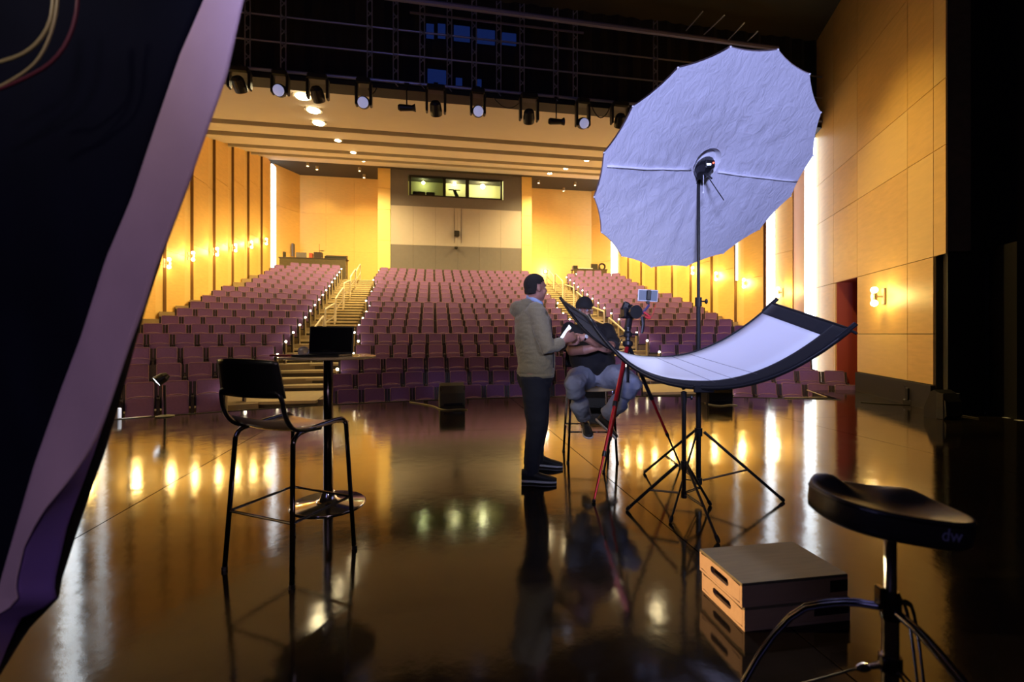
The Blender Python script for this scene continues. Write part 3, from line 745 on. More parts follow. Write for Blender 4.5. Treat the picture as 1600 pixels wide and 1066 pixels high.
# ================================================================== LIGHTING BRIDGE
yb = 10.5
br = empty('lighting_bridge', (CX, yb, 6.8), 'black lighting bridge of trusses and drapes hanging across the hall', 'truss')
bm = NB()
N = 150; x0, x1 = -9.2, 10.45
for i in range(N+1):
    x = x0+(x1-x0)*i/N; yy = yb+.25+.035*math.sin(i*1.9)+.02*math.sin(i*.7)
    a = bm.verts.new((x, yy, 6.78)); b = bm.verts.new((x, yy, 9.25))
    if i: bm.faces.new((pa, a, b, pb))
    pa, pb = a, b
obj('border_drape', bm, 'drape', br)
bm = NB(); box(bm, x0, x1, yb-.1, yb+.32, 6.68, 6.78); obj('bottom_tray', bm, 'black', br)
for z, r, m, nm in ((6.84, .035, 'truss', 'lower_pipe'), (7.45, .02, 'truss', 'middle_pipe'), (8.0, .02, 'truss', 'middle_pipe')):
    bm = NB(); rod(bm, (x0, yb-.12, z), (x1, yb-.12, z), r); obj(nm, bm, m, br)
for i, u in enumerate((391, 446, 579, 619, 660, 702, 740, 778, 814, 866, 896, 1020)):
    tt = (u-800)/F; x = yb*(SY+tt*CY)/(CY-tt*SY); bm = NB()
    for dx in (-.05, .05): rod(bm, (x+dx, yb-.14, 6.8), (x+dx, yb-.14, 8.9), .014, 6)
    for k in range(14):
        z = 6.85+k*.15; rod(bm, (x-.05, yb-.14, z), (x+.05, yb-.14, z+.12*(1 if k % 2 else -1)), .012, 5)
    obj('hanging_ladder', bm, 'truss', br)
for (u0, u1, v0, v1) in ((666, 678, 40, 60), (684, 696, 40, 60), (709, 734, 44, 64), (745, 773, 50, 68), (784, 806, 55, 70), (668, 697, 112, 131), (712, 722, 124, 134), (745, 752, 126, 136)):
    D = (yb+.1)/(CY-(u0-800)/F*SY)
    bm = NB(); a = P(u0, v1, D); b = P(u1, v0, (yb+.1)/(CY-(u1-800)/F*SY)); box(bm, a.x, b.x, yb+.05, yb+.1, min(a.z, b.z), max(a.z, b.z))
    obj('blue_reflection', bm, 'blue_glint', br)  # faintly glowing panel standing in for a blue reflection on the drape
bm = NB(); box(bm, P(640, 0, 10).x, P(930, 0, 10).x, yb-.2, yb-.17, 8.35, 8.39); obj('batten', bm, 'pipe', br)
t = empty('overhead_pipe', (1, 8.4, 8.2), 'violet-grey pipe running across above the lighting bridge', 'pipe')
a = P(600, -12, 9.0); b = P(1213, 77, 11.6); bm = NB(); rod(bm, P(600, -5, 9.05), P(1215, 76, 11.3), .055); obj('pipe', bm, 'pipe', t)
for i, (ua, va, ub, vb) in enumerate(((1072, 48, 1098, 18), (1100, 54, 1132, 24), (1138, 62, 1163, 36), (1168, 64, 1184, 49))):
    bm = NB(); rod(bm, P(ua, va, 10), P(ub, vb, 9), .012, 6)
    one('ceiling_cable', bm, 'truss', P(ub, vb, 9), '%s thin dark cable under the forestage ceiling, counted from the left' % ORD[i+1], 'cable', None)

# moving heads and profile lamps below the bridge
def beam(n, u, v, s=1.0):
    D = (yb)/(CY-(u-800)/F*SY); c = P(u, v, D)
    label = {'A': 'black moving-head lamp turned away, %s fitting from the left under the bridge', 'B': 'black moving-head lamp showing a pale violet lens, %s fitting from the left', 'C': 'small flat black profile lamp on a clamp, %s fitting from the left'}
    return c, D
mv = [(382, 142, 'A'), (444, 150, 'B'), (501, 157, 'A'), (571, 168, 'B'), (636, 173, 'C'), (681, 178, 'A'), (745, 181, 'B'), (823, 190, 'A'), (867, 194, 'C'), (905, 199, 'B'), (962, 196, 'A')]
for i, (u, v, k) in enumerate(mv):
    D = yb/(CY-(u-800)/F*SY); c = P(u, v, D); top = 6.78
    w = .20 if k == 'A' else .15
    nm = {'A': 'moving_head_lamp', 'B': 'moving_head_lamp', 'C': 'profile_lamp'}[k]
    lb = {'A': 'black yoke-mounted moving lamp turned away from the stage, %s lamp from the left',
          'B': 'black moving lamp with a round violet-white lens, %s lamp from the left',
          'C': 'small flat black lamp hanging on a clamp, %s lamp from the left'}[k] % ORD[i+1]
    t = empty(nm, (c.x, yb, top), lb, 'stage light', 'lamps hung below the lighting bridge')
    x, y, z = c.x, yb-.25, c.z
    if k == 'C':
        y = yb-.12; top = 6.84
        bm = NB(); rod(bm, (x, y, top+.02), (x, y, z+.06), .015); box(bm, x-.05, x+.05, y-.03, y+.03, top-.08, top+.02); obj('clamp', bm, 'fixture', t)
        bm = NB(); tube(bm, [(x-.19, y, z), (x-.15, y, z), (x+.12, y, z+.01), (x+.19, y, z+.02)], [.05, .075, .06, .09], 10); obj('lamp_housing', bm, 'fixture', t)
        continue
    bm = NB(); box(bm, x-w, x+w, y-.12, y+.12, top-.16, top-.02, None, .03); box(bm, x-.05, x+.05, y-.04, y+.04, top-.02, top+.04); obj('base_box', bm, 'fixture', t)
    for s in (-1, 1):
        bm = NB(); box(bm, x+s*w-.028, x+s*w+.028, y-.08, y+.08, z-.10, top-.10, None, .02); obj('yoke_arm', bm, 'fixture', t)
    d = Vector((0, -1, -.45)) if k == 'B' else Vector((.15, .9, -.9))
    ax = rotm(d)
    bm = NB(); lathe(bm, [(.08, -.17), (.12, -.12), (.135, .02), (.125, .12), (.115, .13)], (x, y, z-.02), 18, ax); obj('lamp_head', bm, 'fixture', t, smooth=False)
    if k == 'B':
        bm = NB(); lathe(bm, [(.001, .150), (.09, .142), (.112, .131)], (x, y, z-.02), 20, ax); obj('lens', bm, 'lens', t, smooth=True)
for i, (u0, u1, sag) in enumerate(((770, 815, .22), (922, 950, .26), (590, 575, .16))):
    xa, xb = [yb*(SY+(u-800)/F*CY)/(CY-(u-800)/F*SY) for u in (u0, u1)]; bm = NB()
    tube(bm, [(xa+(xb-xa)*q, yb-.105, 6.70-sag*4*q*(1-q)) for q in [j/10 for j in range(11)]], .012, 6)
    one('lamp_cable', bm, 'cable', (xa, yb-.105, 6.7), '%s drooping black cable between the hanging lamps' % ('long', 'right-hand', 'short left-hand')[i], 'cable')
M['maroon'] = mat('maroon_cable', (.13, .015, .03), .6)

# ================================================================== STAGE OBJECTS
FWD = Vector((SY, CY, 0)); RGT = Vector((CY, -SY, 0)); UP = Vector((0, 0, 1))
CF = Matrix((RGT, FWD, UP)).transposed()            # camera-aligned frame -> world
def rotate_frame(fx, fy):
    """matrix placing local (x right, y forward) so that local +y points to camera-frame direction (fx, fy)"""
    f = (RGT*fx+FWD*fy).normalized(); r = Vector((f.y, -f.x, 0)); return Matrix((r, f, UP)).transposed()

# ---------- bar stools
def stool(cx, cd, fx, fy, label, sz=1.0, back=True):
    c = W(cx, cd); R = rotate_frame(fx, fy); T = lambda x, y, z: c + R @ Vector((x, y, z*sz))
    t = empty('bar_stool', c, label, 'stool')
    for s in (-1, 1):
        path = [T(s*.238, -.222, 0), T(s*.205, -.185, .70), T(s*.203, -.165, .735), T(s*.20, -.12, .748), T(s*.198, .13, .770), T(s*.20, .175, .765), T(s*.205, .19, .73), T(s*.236, .222, 0)]
        k = smoothpts(path[1:-1], 2); bm = NB(); tube(bm, [path[0]]+k+[path[-1]], .0125, 10); obj('leg_frame', bm, 'darkchrome', t, smooth=True)
        for y in (-.222, .222):
            bm = NB(); rod(bm, T(s*.238, y, 0), T(s*.2375, y, .02), .016); obj('foot_cap', bm, 'plastic', t)
    q = lambda z: .238-.033*z/.70
    z = .31; a = q(z); b = .222-.035*z/.70; bm = NB()
    tube(bm, [T(-a, -b, z), T(a, -b, z), T(a, b, z), T(-a, b, z)], .008, 8, closed=True); obj('footrest', bm, 'chrome', t)
    # moulded seat
    bm = NB(); nx, ny = 12, 12; top = {}
    for i in range(nx+1):
        for j in range(ny+1):
            u = -1+2*i/nx; v = -1+2*j/ny; k = (1-.10*v*v) if v < 0 else 1-.04*v*v
            X = u*.212*k; Y = v*.215; Z = .762+.012*u*u - .012*(1-v*v) + (-.03*max(0, v-.7)/.3) + .05*max(0, -v-.75)/.25
            top[i, j] = (X, Y, Z)
    vt = {k: bm.verts.new(T(*p)) for k, p in top.items()}; vb = {k: bm.verts.new(T(p[0], p[1], p[2]-.012)) for k, p in top.items()}
    for i in range(nx):
        for j in range(ny):
            bm.faces.new((vt[i, j], vt[i+1, j], vt[i+1, j+1], vt[i, j+1])); bm.faces.new((vb[i, j], vb[i, j+1], vb[i+1, j+1], vb[i+1, j]))
    rim = [(i, 0) for i in range(nx)]+[(nx, j) for j in range(ny)]+[(i, ny) for i in range(nx, 0, -1)]+[(0, j) for j in range(ny, 0, -1)]
    for a_, b_ in zip(rim, rim[1:]+rim[:1]): bm.faces.new((vt[a_], vb[a_], vb[b_], vt[b_]))
    obj('seat', bm, 'seatwood', t, smooth=True)
    if back:
        bm = NB()
        hp = smoothpts([T(-.2, .0, .745), T(-.205, -.17, .755), T(-.215, -.24, .83), T(-.213, -.262, .955), T(-.17, -.275, .965), T(.17, -.275, .965), T(.213, -.262, .955), T(.215, -.24, .83), T(.205, -.17, .755), T(.2, .0, .745)], 2)
        tube(bm, hp, .0115, 8); obj('back_frame', bm, 'plastic', t, smooth=True)
        bm = NB(); nx, nz = 12, 6; A = {}; B = {}
        for i in range(nx+1):
            for j in range(nz+1):
                u = -1+2*i/nx; v = j/nz; X = u*(.222-.012*v); Y = -.285+.045*u*u-.035*v; Z = .935+.195*v - (.012*u*u if j == nz else 0)
                A[i, j] = bm.verts.new(T(X, Y, Z)); B[i, j] = bm.verts.new(T(X, Y-.012, Z))
        for i in range(nx):
            for j in range(nz): bm.faces.new((A[i, j], A[i+1, j], A[i+1, j+1], A[i, j+1])); bm.faces.new((B[i, j], B[i, j+1], B[i+1, j+1], B[i+1, j]))
        rim = [(i, 0) for i in range(nx)]+[(nx, j) for j in range(nz)]+[(i, nz) for i in range(nx, 0, -1)]+[(0, j) for j in range(nz, 0, -1)]
        for a_, b_ in zip(rim, rim[1:]+rim[:1]): bm.faces.new((A[a_], B[a_], B[b_], A[b_]))
        obj('backrest', bm, 'plastic', t, smooth=True)
    return t
stool(-1.219, 2.528, .371, .928, 'tall metal bar stool with low black backrest, empty, beside the high round table')
stool(.785, 4.63, -.02, -1, 'tall metal bar stool under the seated man in the cap', .955)

# ---------- high round table with laptop
tc = W((513-800)/F*3.35, 3.35)
t = empty('bar_table', tc, 'high round bar table with chrome column, between the empty stool and the seats', 'table')
bm = NB(); lathe(bm, [(.262, .0), (.265, .004), (.255, .012), (.10, .022), (.062, .045), (.046, .085), (.04, .10)], tc, 40); obj('base', bm, 'chrome', t, smooth=True)
bm = NB(); lathe(bm, [(.034, .09), (.034, 1.06), (.09, 1.062), (.09, 1.07)], tc, 20); obj('column', bm, 'darkchrome', t, smooth=False)
bm = NB(); lathe(bm, [(.32, 1.07), (.338, 1.076), (.34, 1.085), (.335, 1.09)], tc, 48); obj('table_top', bm, 'seatwood', t)
TZ = 1.0905
lp = W((512-800)/F*3.36, 3.36, TZ); Rl = rotate_frame(.05, 1)
t = empty('laptop', lp, 'open black laptop standing on the round bar table', 'laptop')
T4 = Matrix.Translation(lp) @ Rl.to_4x4()
bm = NB(); box(bm, -.17, .17, -.20, .045, 0, .014, T4, .004); obj('keyboard_base', bm, 'plastic', t)
Th = T4 @ Matrix.Translation((0, .05, .012)) @ Matrix.Rotation(math.radians(-6), 4, 'X')
bm = NB(); box(bm, -.17, .17, -.004, .004, 0, .205, Th, .003); sc_ = obj('screen_lid', bm, 'plastic', t)
bm = NB(); box(bm, -.160, .160, -.0055, -.0042, .012, .196, Th); obj('screen', bm, 'screen', sc_)
fp = W((450-800)/F*3.28, 3.28, TZ)
bm = NB(); box(bm, -.115, .085, -.03, .03, 0, .012, Matrix.Translation(fp) @ rotate_frame(-.2, 1).to_4x4(), .004)
one('folder', bm, 'redp', fp, 'red folder lying on the left edge of the round bar table', 'folder')
cp = W((475-800)/F*3.22, 3.22, TZ+.037); bm = NB()
ax = rotm(RGT*.35-FWD)
lathe(bm, [(.030, -.045), (.037, .03), (.037, .045), (.031, .045), (.026, -.04)], cp, 20, ax); bmesh.ops.translate(bm, vec=(0, 0, 0), verts=bm.verts)
one('plastic_cup', bm, 'clear', cp, 'clear plastic cup lying on its side next to the laptop', 'cup', smooth=True)

# ---------- wedge speakers and small stage fixtures
def wedge(u, v, w, h, d, label, yaw=0, m='wedge'):
    c = G(u, v); T = Matrix.Translation(c) @ CF.to_4x4() @ Matrix.Rotation(yaw, 4, 'Z')
    t = empty('wedge_speaker', c, label, 'speaker', None)
    prof = [(-.02, 0), (-.06, .06), (-.05, h*.62), (.02, h*.90), (.10, h), (d*.62, h*.93), (d, h*.35), (d, 0)]
    bm = NB()
    for s0, s1 in ((-w/2, w/2),):
        a = [bm.verts.new(T @ Vector((s0, y, z))) for y, z in prof]; b = [bm.verts.new(T @ Vector((s1, y, z))) for y, z in prof]
        for i in range(len(prof)): k = (i+1) % len(prof); bm.faces.new((a[i], a[k], b[k], b[i]))
        bm.faces.new(a[::-1]); bm.faces.new(b)
    obj('cabinet', bm, m, t)
    bm = NB(); box(bm, -w/2+.05, w/2-.04, -.068, -.055, .05, h*.22, T); obj('connector_plate', bm, 'plastic', t)
    for s in (-1, 1):
        bm = NB(); box(bm, s*w/2-.012, s*w/2+.012, -.03, .06, 0, h*.9, T, .006); obj('side_cheek', bm, 'fixture', t)
    return c
wedge(707, 638, .40, .42, .36, 'grey-brown wedge monitor speaker at the stage edge, left of the standing man', .25)
wedge(1124, 632, .42, .34, .34, 'dark wedge monitor speaker at the stage edge behind the light stands', 0, 'fixture')
wedge(1484, 655, .30, .42, .24, 'dark wedge monitor speaker at the foot of the black masking wall', .2, 'fixture')
wedge(929, 641, .40, .33, .32, 'dark wedge monitor speaker behind the seated man', 0, 'fixture')
def cable(pts, label, m='cable', r=.008, cat='cable', name='stage_cable'):
    bm = NB(); pp = smoothpts(pts, 2); tube(bm, pp, r, 6); one(name, bm, m, pp[0], label, cat)
def gz(u, v, dz=.009): p = G(u, v); p.z = dz; return p
cable([gz(640, 629), gz(660, 632), gz(680, 636), gz(686, 640), gz(700, 642), gz(715, 640), gz(730, 641)], 'yellowed cable trailing left from the wedge speaker at the stage edge', 'tape', .010)
cable([gz(1094, 626), gz(1104, 632), gz(1116, 634), (gz(1128, 635)), gz(1140, 633), gz(1152, 634)], 'looped pale cable in front of the wedge behind the light stands', 'tape', .010)
cable([gz(1345, 629, .008), gz(1380, 632, .008), gz(1430, 634, .008), gz(1468, 638, .008), gz(1490, 648, .008), gz(1530, 655, .008)], 'black cable running along the stage floor on the right', 'cable', .010)
for i, (u, v) in enumerate(((1537, 645), (1575, 653), (1594, 657))):
    bm = NB(); c = G(u, v); box(bm, -.06, .03, -.05, .03, 0.0005, .003, Matrix.Translation(c) @ CF.to_4x4())
    one('floor_mark', bm, 'white', c, 'small pale tape mark on the dark floor at the right, %s from the wall speaker' % ORD[i+1], 'tape')
c = G(1429, 633); t = empty('floor_lamp_fixture', c, 'small black floor lamp on the stage in front of the splayed wood wall', 'stage light')
T = Matrix.Translation(c) @ CF.to_4x4()
bm = NB(); box(bm, -.14, .14, -.1, .1, 0, .10, T, .02); obj('base_box', bm, 'fixture', t)
bm = NB(); [box(bm, s*.13-.015, s*.13+.015, -.03, .03, .08, .30, T, .006) for s in (-1,)]; obj('yoke_arm', bm, 'fixture', t)
bm = NB(); [box(bm, s*.13-.015, s*.13+.015, -.03, .03, .08, .30, T, .006) for s in (1,)]; obj('yoke_arm', bm, 'fixture', t)
bm = NB(); tube(bm, [T @ Vector((0, -.12, .24)), T @ Vector((0, .12, .34))], [.12, .09], 14); obj('lamp_head', bm, 'fixture', t)
# spot on a short stand, lens lit
c = G(258, 651); D0 = CAMZ*F/129
t = empty('spot_lamp_on_stand', c, 'small spot lamp with bright white lens on a short stand, left stage edge', 'stage light')
bm = NB(); rod(bm, c, P(257, 602, D0), .018); obj('pole', bm, 'fixture', t)
bm = NB(); lathe(bm, [(.12, 0), (.12, .012), (.02, .03)], c, 16); obj('base_plate', bm, 'fixture', t)
hd = P(252, 592, D0); dirn = (RGT*-.55-FWD*.55-UP*.55).normalized()
bm = NB(); tube(bm, [hd-dirn*.10, hd-dirn*.04, hd+dirn*.07], [.04, .075, .08], 14); obj('lamp_head', bm, 'fixture', t)
bm = NB(); lathe(bm, [(.001, .078), (.072, .072)], hd, 16, rotm(dirn)); obj('lens', bm, 'led', t)
light('spot_lamp_beam', 'SPOT', hd+dirn*.12, 14, (.8, .88, 1), .05, target=hd+dirn*2, spot=1.4)
bm = NB(); c = G(180, 655); box(bm, -.12, .06, -.02, .05, 0, .16, Matrix.Translation(c) @ CF.to_4x4(), .01)
one('white_box', bm, 'white', c, 'small white box at the stage edge beside the pale drape', 'box')
bm = NB(); a = G(187, 655); b = G(232, 651); bm2 = bm; quadslab(bm, [a, b, b+FWD*.06+UP*0, a+FWD*.06], .004)
one('tape_strip', bm, 'white', a, 'white tape strip along the stage edge at the far left', 'tape')
bm = NB(); q = [G(1261, 610.5), G(1292, 622), G(1226, 622.5)]
tube(bm, [q[0]+UP*.012, q[1]+UP*.012, q[2]+UP*.012], .012, 6)
one('edge_strip', bm, 'endpanel', q[0], 'pale metal edging where the stage front meets the side apron', 'trim')

# ---------- apple boxes (wooden half boxes)
N0 = Vector((.962, 1.905)); R0 = Vector((1.464, 1.983)); L0 = Vector((.92, 2.22))
def apple(z0, z1, dx, dy, label, tape):
    base = W(N0.x, N0.y, z0); ux = (W(*R0)-W(*N0)).normalized(); uy = Vector((-ux.y, ux.x, 0)); LX, LY = .508, .315
    base = base+ux*dx+uy*dy
    q = lambda x, y, z: base+ux*x+uy*y+UP*z
    H = z1-z0; t = empty('apple_box', base, label, 'wooden box', 'stacked wooden stage boxes')
    T = Matrix.Translation(base) @ Matrix((ux, uy, UP)).transposed().to_4x4()
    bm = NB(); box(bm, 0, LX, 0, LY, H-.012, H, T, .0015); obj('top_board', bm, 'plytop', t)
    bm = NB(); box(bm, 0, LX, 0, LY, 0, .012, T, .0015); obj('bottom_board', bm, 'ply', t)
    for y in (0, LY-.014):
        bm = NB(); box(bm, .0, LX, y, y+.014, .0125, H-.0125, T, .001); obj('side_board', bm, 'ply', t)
    for x0 in (0, LX-.016):
        bm = NB(); cyy, czz = LY/2, H*.52; hw, hr = .050, .017; n = 28; outer = []; inner = []
        for k in range(n):
            a = 2*PI*k/n; ca, sa = math.cos(a), math.sin(a)
            inner.append((cyy+(hw if ca > 0 else -hw)*(1 if abs(ca) > 1e-6 else 0)+hr*ca, czz+hr*sa))
            m = max(abs(ca)/(LY/2-.0145), abs(sa)/(H/2-.0126)); outer.append((LY/2+ca/m, H/2+sa/m))
        for xx in (x0, x0+.016):
            pass
        vi = [[bm.verts.new(q(xx, y, z)) for y, z in inner] for xx in (x0, x0+.016)]; vo = [[bm.verts.new(q(xx, y, z)) for y, z in outer] for xx in (x0, x0+.016)]
        for k in range(n):
            m = (k+1) % n
            bm.faces.new((vi[0][k], vi[0][m], vo[0][m], vo[0][k])); bm.faces.new((vi[1][k], vo[1][k], vo[1][m], vi[1][m]))
            bm.faces.new((vi[0][k], vi[1][k], vi[1][m], vi[0][m])); bm.faces.new((vo[0][k], vo[0][m], vo[1][m], vo[1][k]))
        obj('end_board', bm, 'ply', t)
    bm = NB(); box(bm, tape[0], tape[1], -.0012, 0, tape[2], tape[3], T); obj('black_label', bm, 'black', t, )
apple(0, .101, .012, .0, 'pale wooden box with slot handle, lower of the two stacked on the stage floor', (.33, .50, .035, .085))
apple(.1015, .2045, 0, 0, 'pale wooden box with slot handle, upper of the two stacked on the stage floor', (.42, .505, .030, .080))

# ---------- drum throne
tcx, tcd = (1391-800)/F*1.2, 1.2
c0 = W(tcx, tcd); t = empty('drum_throne', c0, 'black padded drum throne with saddle seat on a chrome tripod, right foreground', 'stool')
T = Matrix.Translation(c0+UP*.785+RGT*.012+FWD*.03) @ CF.to_4x4() @ Matrix.Rotation(math.radians(7), 4, 'Y') @ Matrix.Rotation(math.radians(-6), 4, 'Z') @ Matrix.Scale(.84, 4)
bm = NB(); n = 64
def ol(a, s=1.0):
    ca, sa = math.cos(a), math.sin(a); e = 2.6
    r = (abs(ca/.205)**e+abs(sa/.17)**e)**(-1/e)
    return r*ca*s, r*sa*s
def ztop(x, y, s):
    d = -.026*(1-s**3) - .012*math.exp(-((x-.05)/.08)**2-((y+.02)/.08)**2)
    d += .045*math.exp(-((x+.115)/.06)**2-((y-.095)/.05)**2)           # raised pommel at the back left
    d += .022*math.exp(-((x-.12)/.07)**2-((y-.11)/.045)**2)            # second lobe
    return d
layers = [(.60, -.062, 0), (.92, -.062, 0), (.985, -.052, 0), (1.0, -.030, 0), (1.0, .012, 0), (.985, .024, 0), (.955, .027, 1)] + [(s, .027, 1) for s in (.9, .82, .72, .6, .46, .3, .14)]
rings = []
for s, z, tp in layers:
    ring = []
    for k in range(n):
        a = 2*PI*k/n; x, y = ol(a, s); ring.append(bm.verts.new(T @ Vector((x, y, z+(ztop(x, y, s) if tp else ztop(x, y, 1)*.6 if z > .01 else 0)))))
    rings.append(ring)
for A, B in zip(rings, rings[1:]):
    for j in range(n): bm.faces.new((A[j], A[(j+1) % n], B[(j+1) % n], B[j]))
bm.faces.new(rings[0][::-1]); bm.faces.new(rings[-1])
seat_o = obj('seat', bm, 'drum', t, smooth=True)
bm = NB(); tube(bm, [T @ Vector((*ol(2*PI*k/n, 1.0), .013)) for k in range(n)], .0028, 6, closed=True); obj('piping', bm, 'plastic', seat_o)
hub = c0+UP*.54
bm = NB(); lathe(bm, [(.013, .0), (.013, .72)], c0+UP*.0, 14); bmesh.ops.delete(bm, geom=[v for v in bm.verts if False], context='VERTS')
bm.free(); bm = NB()
prof = []; z = .56
while z < .725: prof += [(.0128, z), (.0146, z+.0022), (.0128, z+.0044)]; z += .0044
lathe(bm, prof, c0, 14); obj('threaded_post', bm, 'chrome', t)
bm = NB(); lathe(bm, [(.022, .50), (.024, .515), (.024, .56), (.018, .575)], c0, 16); box(bm, -.035, -.018, -.012, .012, .535, .585, Matrix.Translation(c0) @ CF.to_4x4(), .003); obj('memory_lock', bm, 'darkchrome', t)
bm = NB(); lathe(bm, [(.019, .16), (.019, .50)], c0, 16); obj('centre_tube', bm, 'chrome', t)
bm = NB(); lathe(bm, [(.024, .36), (.026, .365), (.026, .40), (.024, .405)], c0, 16); obj('brace_collar', bm, 'darkchrome', t)
bm = NB(); rod(bm, c0+UP*.375-RGT*.02, c0+UP*.37-RGT*.075, .006); ball(bm, c0+UP*.37-RGT*.07, .011, 8, 6, (2.2, 1, 1)); obj('wing_bolt', bm, 'chrome', t)
for k, (dx, dy) in enumerate(((-.85, .55), (.78, .62), (.05, -1.0))):
    d = (RGT*dx+FWD*dy).normalized(); f = c0+d*.42; f.z = 0.012
    pts = smoothpts([c0+UP*.525+d*.022, c0+UP*.515+d*.10, c0+UP*.44+d*.24, f], 2); sd = d.cross(UP)
    for s in (-1, 1):
        bm = NB(); tube(bm, [p+sd*.008*s for p in pts], [(.0038, .0075)]*len(pts), 8); obj('leg', bm, 'darkchrome', t, smooth=True)
    bm = NB(); ball(bm, f+UP*.003, .018, 10, 8, (1, 1, .8)); obj('rubber_foot', bm, 'plastic', t)
    bm = NB(); rod(bm, c0+UP*.375+d*.024, pts[-3]+UP*.01, .0035); obj('brace', bm, 'chrome', t)
# maker's lettering on the side of the cushion
def text_obj(name, body, size, T, m, parent, extrude=.0006):
    cu_ = bpy.data.curves.new(name, 'FONT'); cu_.body = body; cu_.size = size; cu_.extrude = extrude; cu_.align_x = 'CENTER'
    o = bpy.data.objects.new(name, cu_); COL.objects.link(o); dg = bpy.context.evaluated_depsgraph_get()
    me = bpy.data.meshes.new_from_object(o.evaluated_get(dg)); bpy.data.objects.remove(o); me.materials.clear(); me.transform(T)
    me.materials.append(M[m]); r = bpy.data.objects.new(name, me); COL.objects.link(r); r.parent = parent; ORI[r.name] = ORI[parent.name]; me.transform(Matrix.Translation(-ORI[parent.name])); return r
aw = math.radians(-68); x, y = ol(aw, 1.0); x2, y2 = ol(aw+.05, 1.0); tx = Vector((x2-x, y2-y, 0)).normalized(); nn = tx.cross(UP)
text_obj('lettering', 'dw', .052, T @ Matrix.Translation(Vector((x, y, -.030))+nn*.0006) @ Matrix((tx, UP, nn)).transposed().to_4x4(), 'logo', seat_o)

# ---------- light stands
def stand(name, cx, cd, feet, hz, rz_, topz, label, r0=.019, top_from=None):
    c = W(cx, cd); t = empty(name, c, label, 'light stand')
    zb = rz_-.02
    bm = NB(); rod(bm, c+UP*zb, c+UP*(1.02 if topz > 1.1 else .80), r0, 12); obj('lower_tube', bm, 'standm', t)
    if topz > 1.1:
        bm = NB(); rod(bm, c+UP*1.0, c+UP*1.52, r0*.85, 12); obj('middle_tube', bm, 'standm', t)
        bm = NB(); rod(bm, c+UP*1.5, c+UP*topz, r0*.62, 12); obj('upper_tube', bm, 'standm', t)
        for z in (1.02, 1.50):
            bm = NB(); rod(bm, c+UP*(z-.04), c+UP*(z+.03), r0*1.35, 12); rod(bm, c+UP*z, c+UP*z+RGT*.055, .006); ball(bm, c+UP*z+RGT*.06, .016, 8, 6, (.6, 1, 1.3)); obj('locking_collar', bm, 'plastic', t)
    else:
        bm = NB(); rod(bm, c+UP*.84, c+UP*topz, r0*.8, 12); obj('upper_tube', bm, 'standm', t)
        bm = NB(); rod(bm, c+UP*.78, c+UP*.86, r0*1.35, 12); rod(bm, c+UP*.82, c+UP*.82+RGT*.05, .006); ball(bm, c+UP*.82+RGT*.052, .014, 8, 6, (.6, 1, 1.3)); obj('locking_collar', bm, 'plastic', t)
    bm = NB(); rod(bm, c+UP*(hz-.03), c+UP*(hz+.03), r0*1.5, 12); obj('hinge_collar', bm, 'plastic', t)
    bm = NB(); rod(bm, c+UP*(rz_-.03), c+UP*(rz_+.02), r0*1.4, 12); obj('brace_collar', bm, 'plastic', t)
    for fx_, fd in feet:
        f = W(fx_, fd, .012); h = c+UP*hz+(f-c).normalized()*.04; h.z = hz
        sd = (f-h).cross(UP).normalized()
        bm = NB(); tube(bm, [h, f], [(.011, .007)]*2, 8, ref=sd); obj('leg', bm, 'standm', t)
        bm = NB(); rod(bm, f+(h-f).normalized()*.03, f, .014, 8); ball(bm, f, .013, 8, 6); obj('foot_cap', bm, 'plastic', t)
        m = h+(f-h)*.56; bm = NB(); r_ = c+UP*rz_+(f-c).normalized()*.03; r_.z = rz_
        for s in (-1, 1): rod(bm, r_+sd*.009*s, m+sd*.009*s, .0045, 6)
        obj('brace', bm, 'standm', t)
    return t, c
st1, s1 = stand('light_stand', 1.43, 3.49, [((1007-800)/F*4.08, 4.08), ((1223.7-800)/F*3.39, 3.39), ((1047.8-800)/F*3.01, 3.01)], .50, .13, 2.40, 'tall black light stand holding the big white umbrella')
st2, s2 = stand('light_stand', 1.165, 3.085, [((980-800)/F*3.22, 3.22), ((1122-800)/F*2.72, 2.72), ((1109.7-800)/F*3.31, 3.31)], .36, 17e-2, .865, 'short black light stand under the curved white reflector', .014)

# ---------- big umbrella with front diffuser
Cc = W((1101-800)/F*3.4, 3.4, CAMZ+(522-275.4)/F*3.4); aa, bb = .2287, -.7719
nl = CF @ Vector((math.sin(aa)*math.cos(bb), -math.cos(aa)*math.cos(bb), math.sin(bb)))
e1 = UP.cross(nl).normalized(); e2 = nl.cross(e1).normalized()
RU = .846
um = empty('umbrella_modifier', Cc, 'huge white diffused photographic umbrella tilted down, on the tall stand', 'umbrella')
Hc = Cc+e2*.075+e1*.008
ribs = [Cc+(e1*math.cos(.2753+k*PI/8)+e2*math.sin(.2753+k*PI/8))*RU for k in range(16)]
def rimpt(f):
    k = int(f) % 16; q = f-int(f); a = ribs[k]; b = ribs[(k+1) % 16]; p = a*(1-q)+b*q
    return p+(Cc-p).normalized()*.03*4*q*(1-q)*.5
bm = NB(); SEG = 8; nA = 16*SEG; rr = [.0+i/44 for i in range(45)]
grid = []
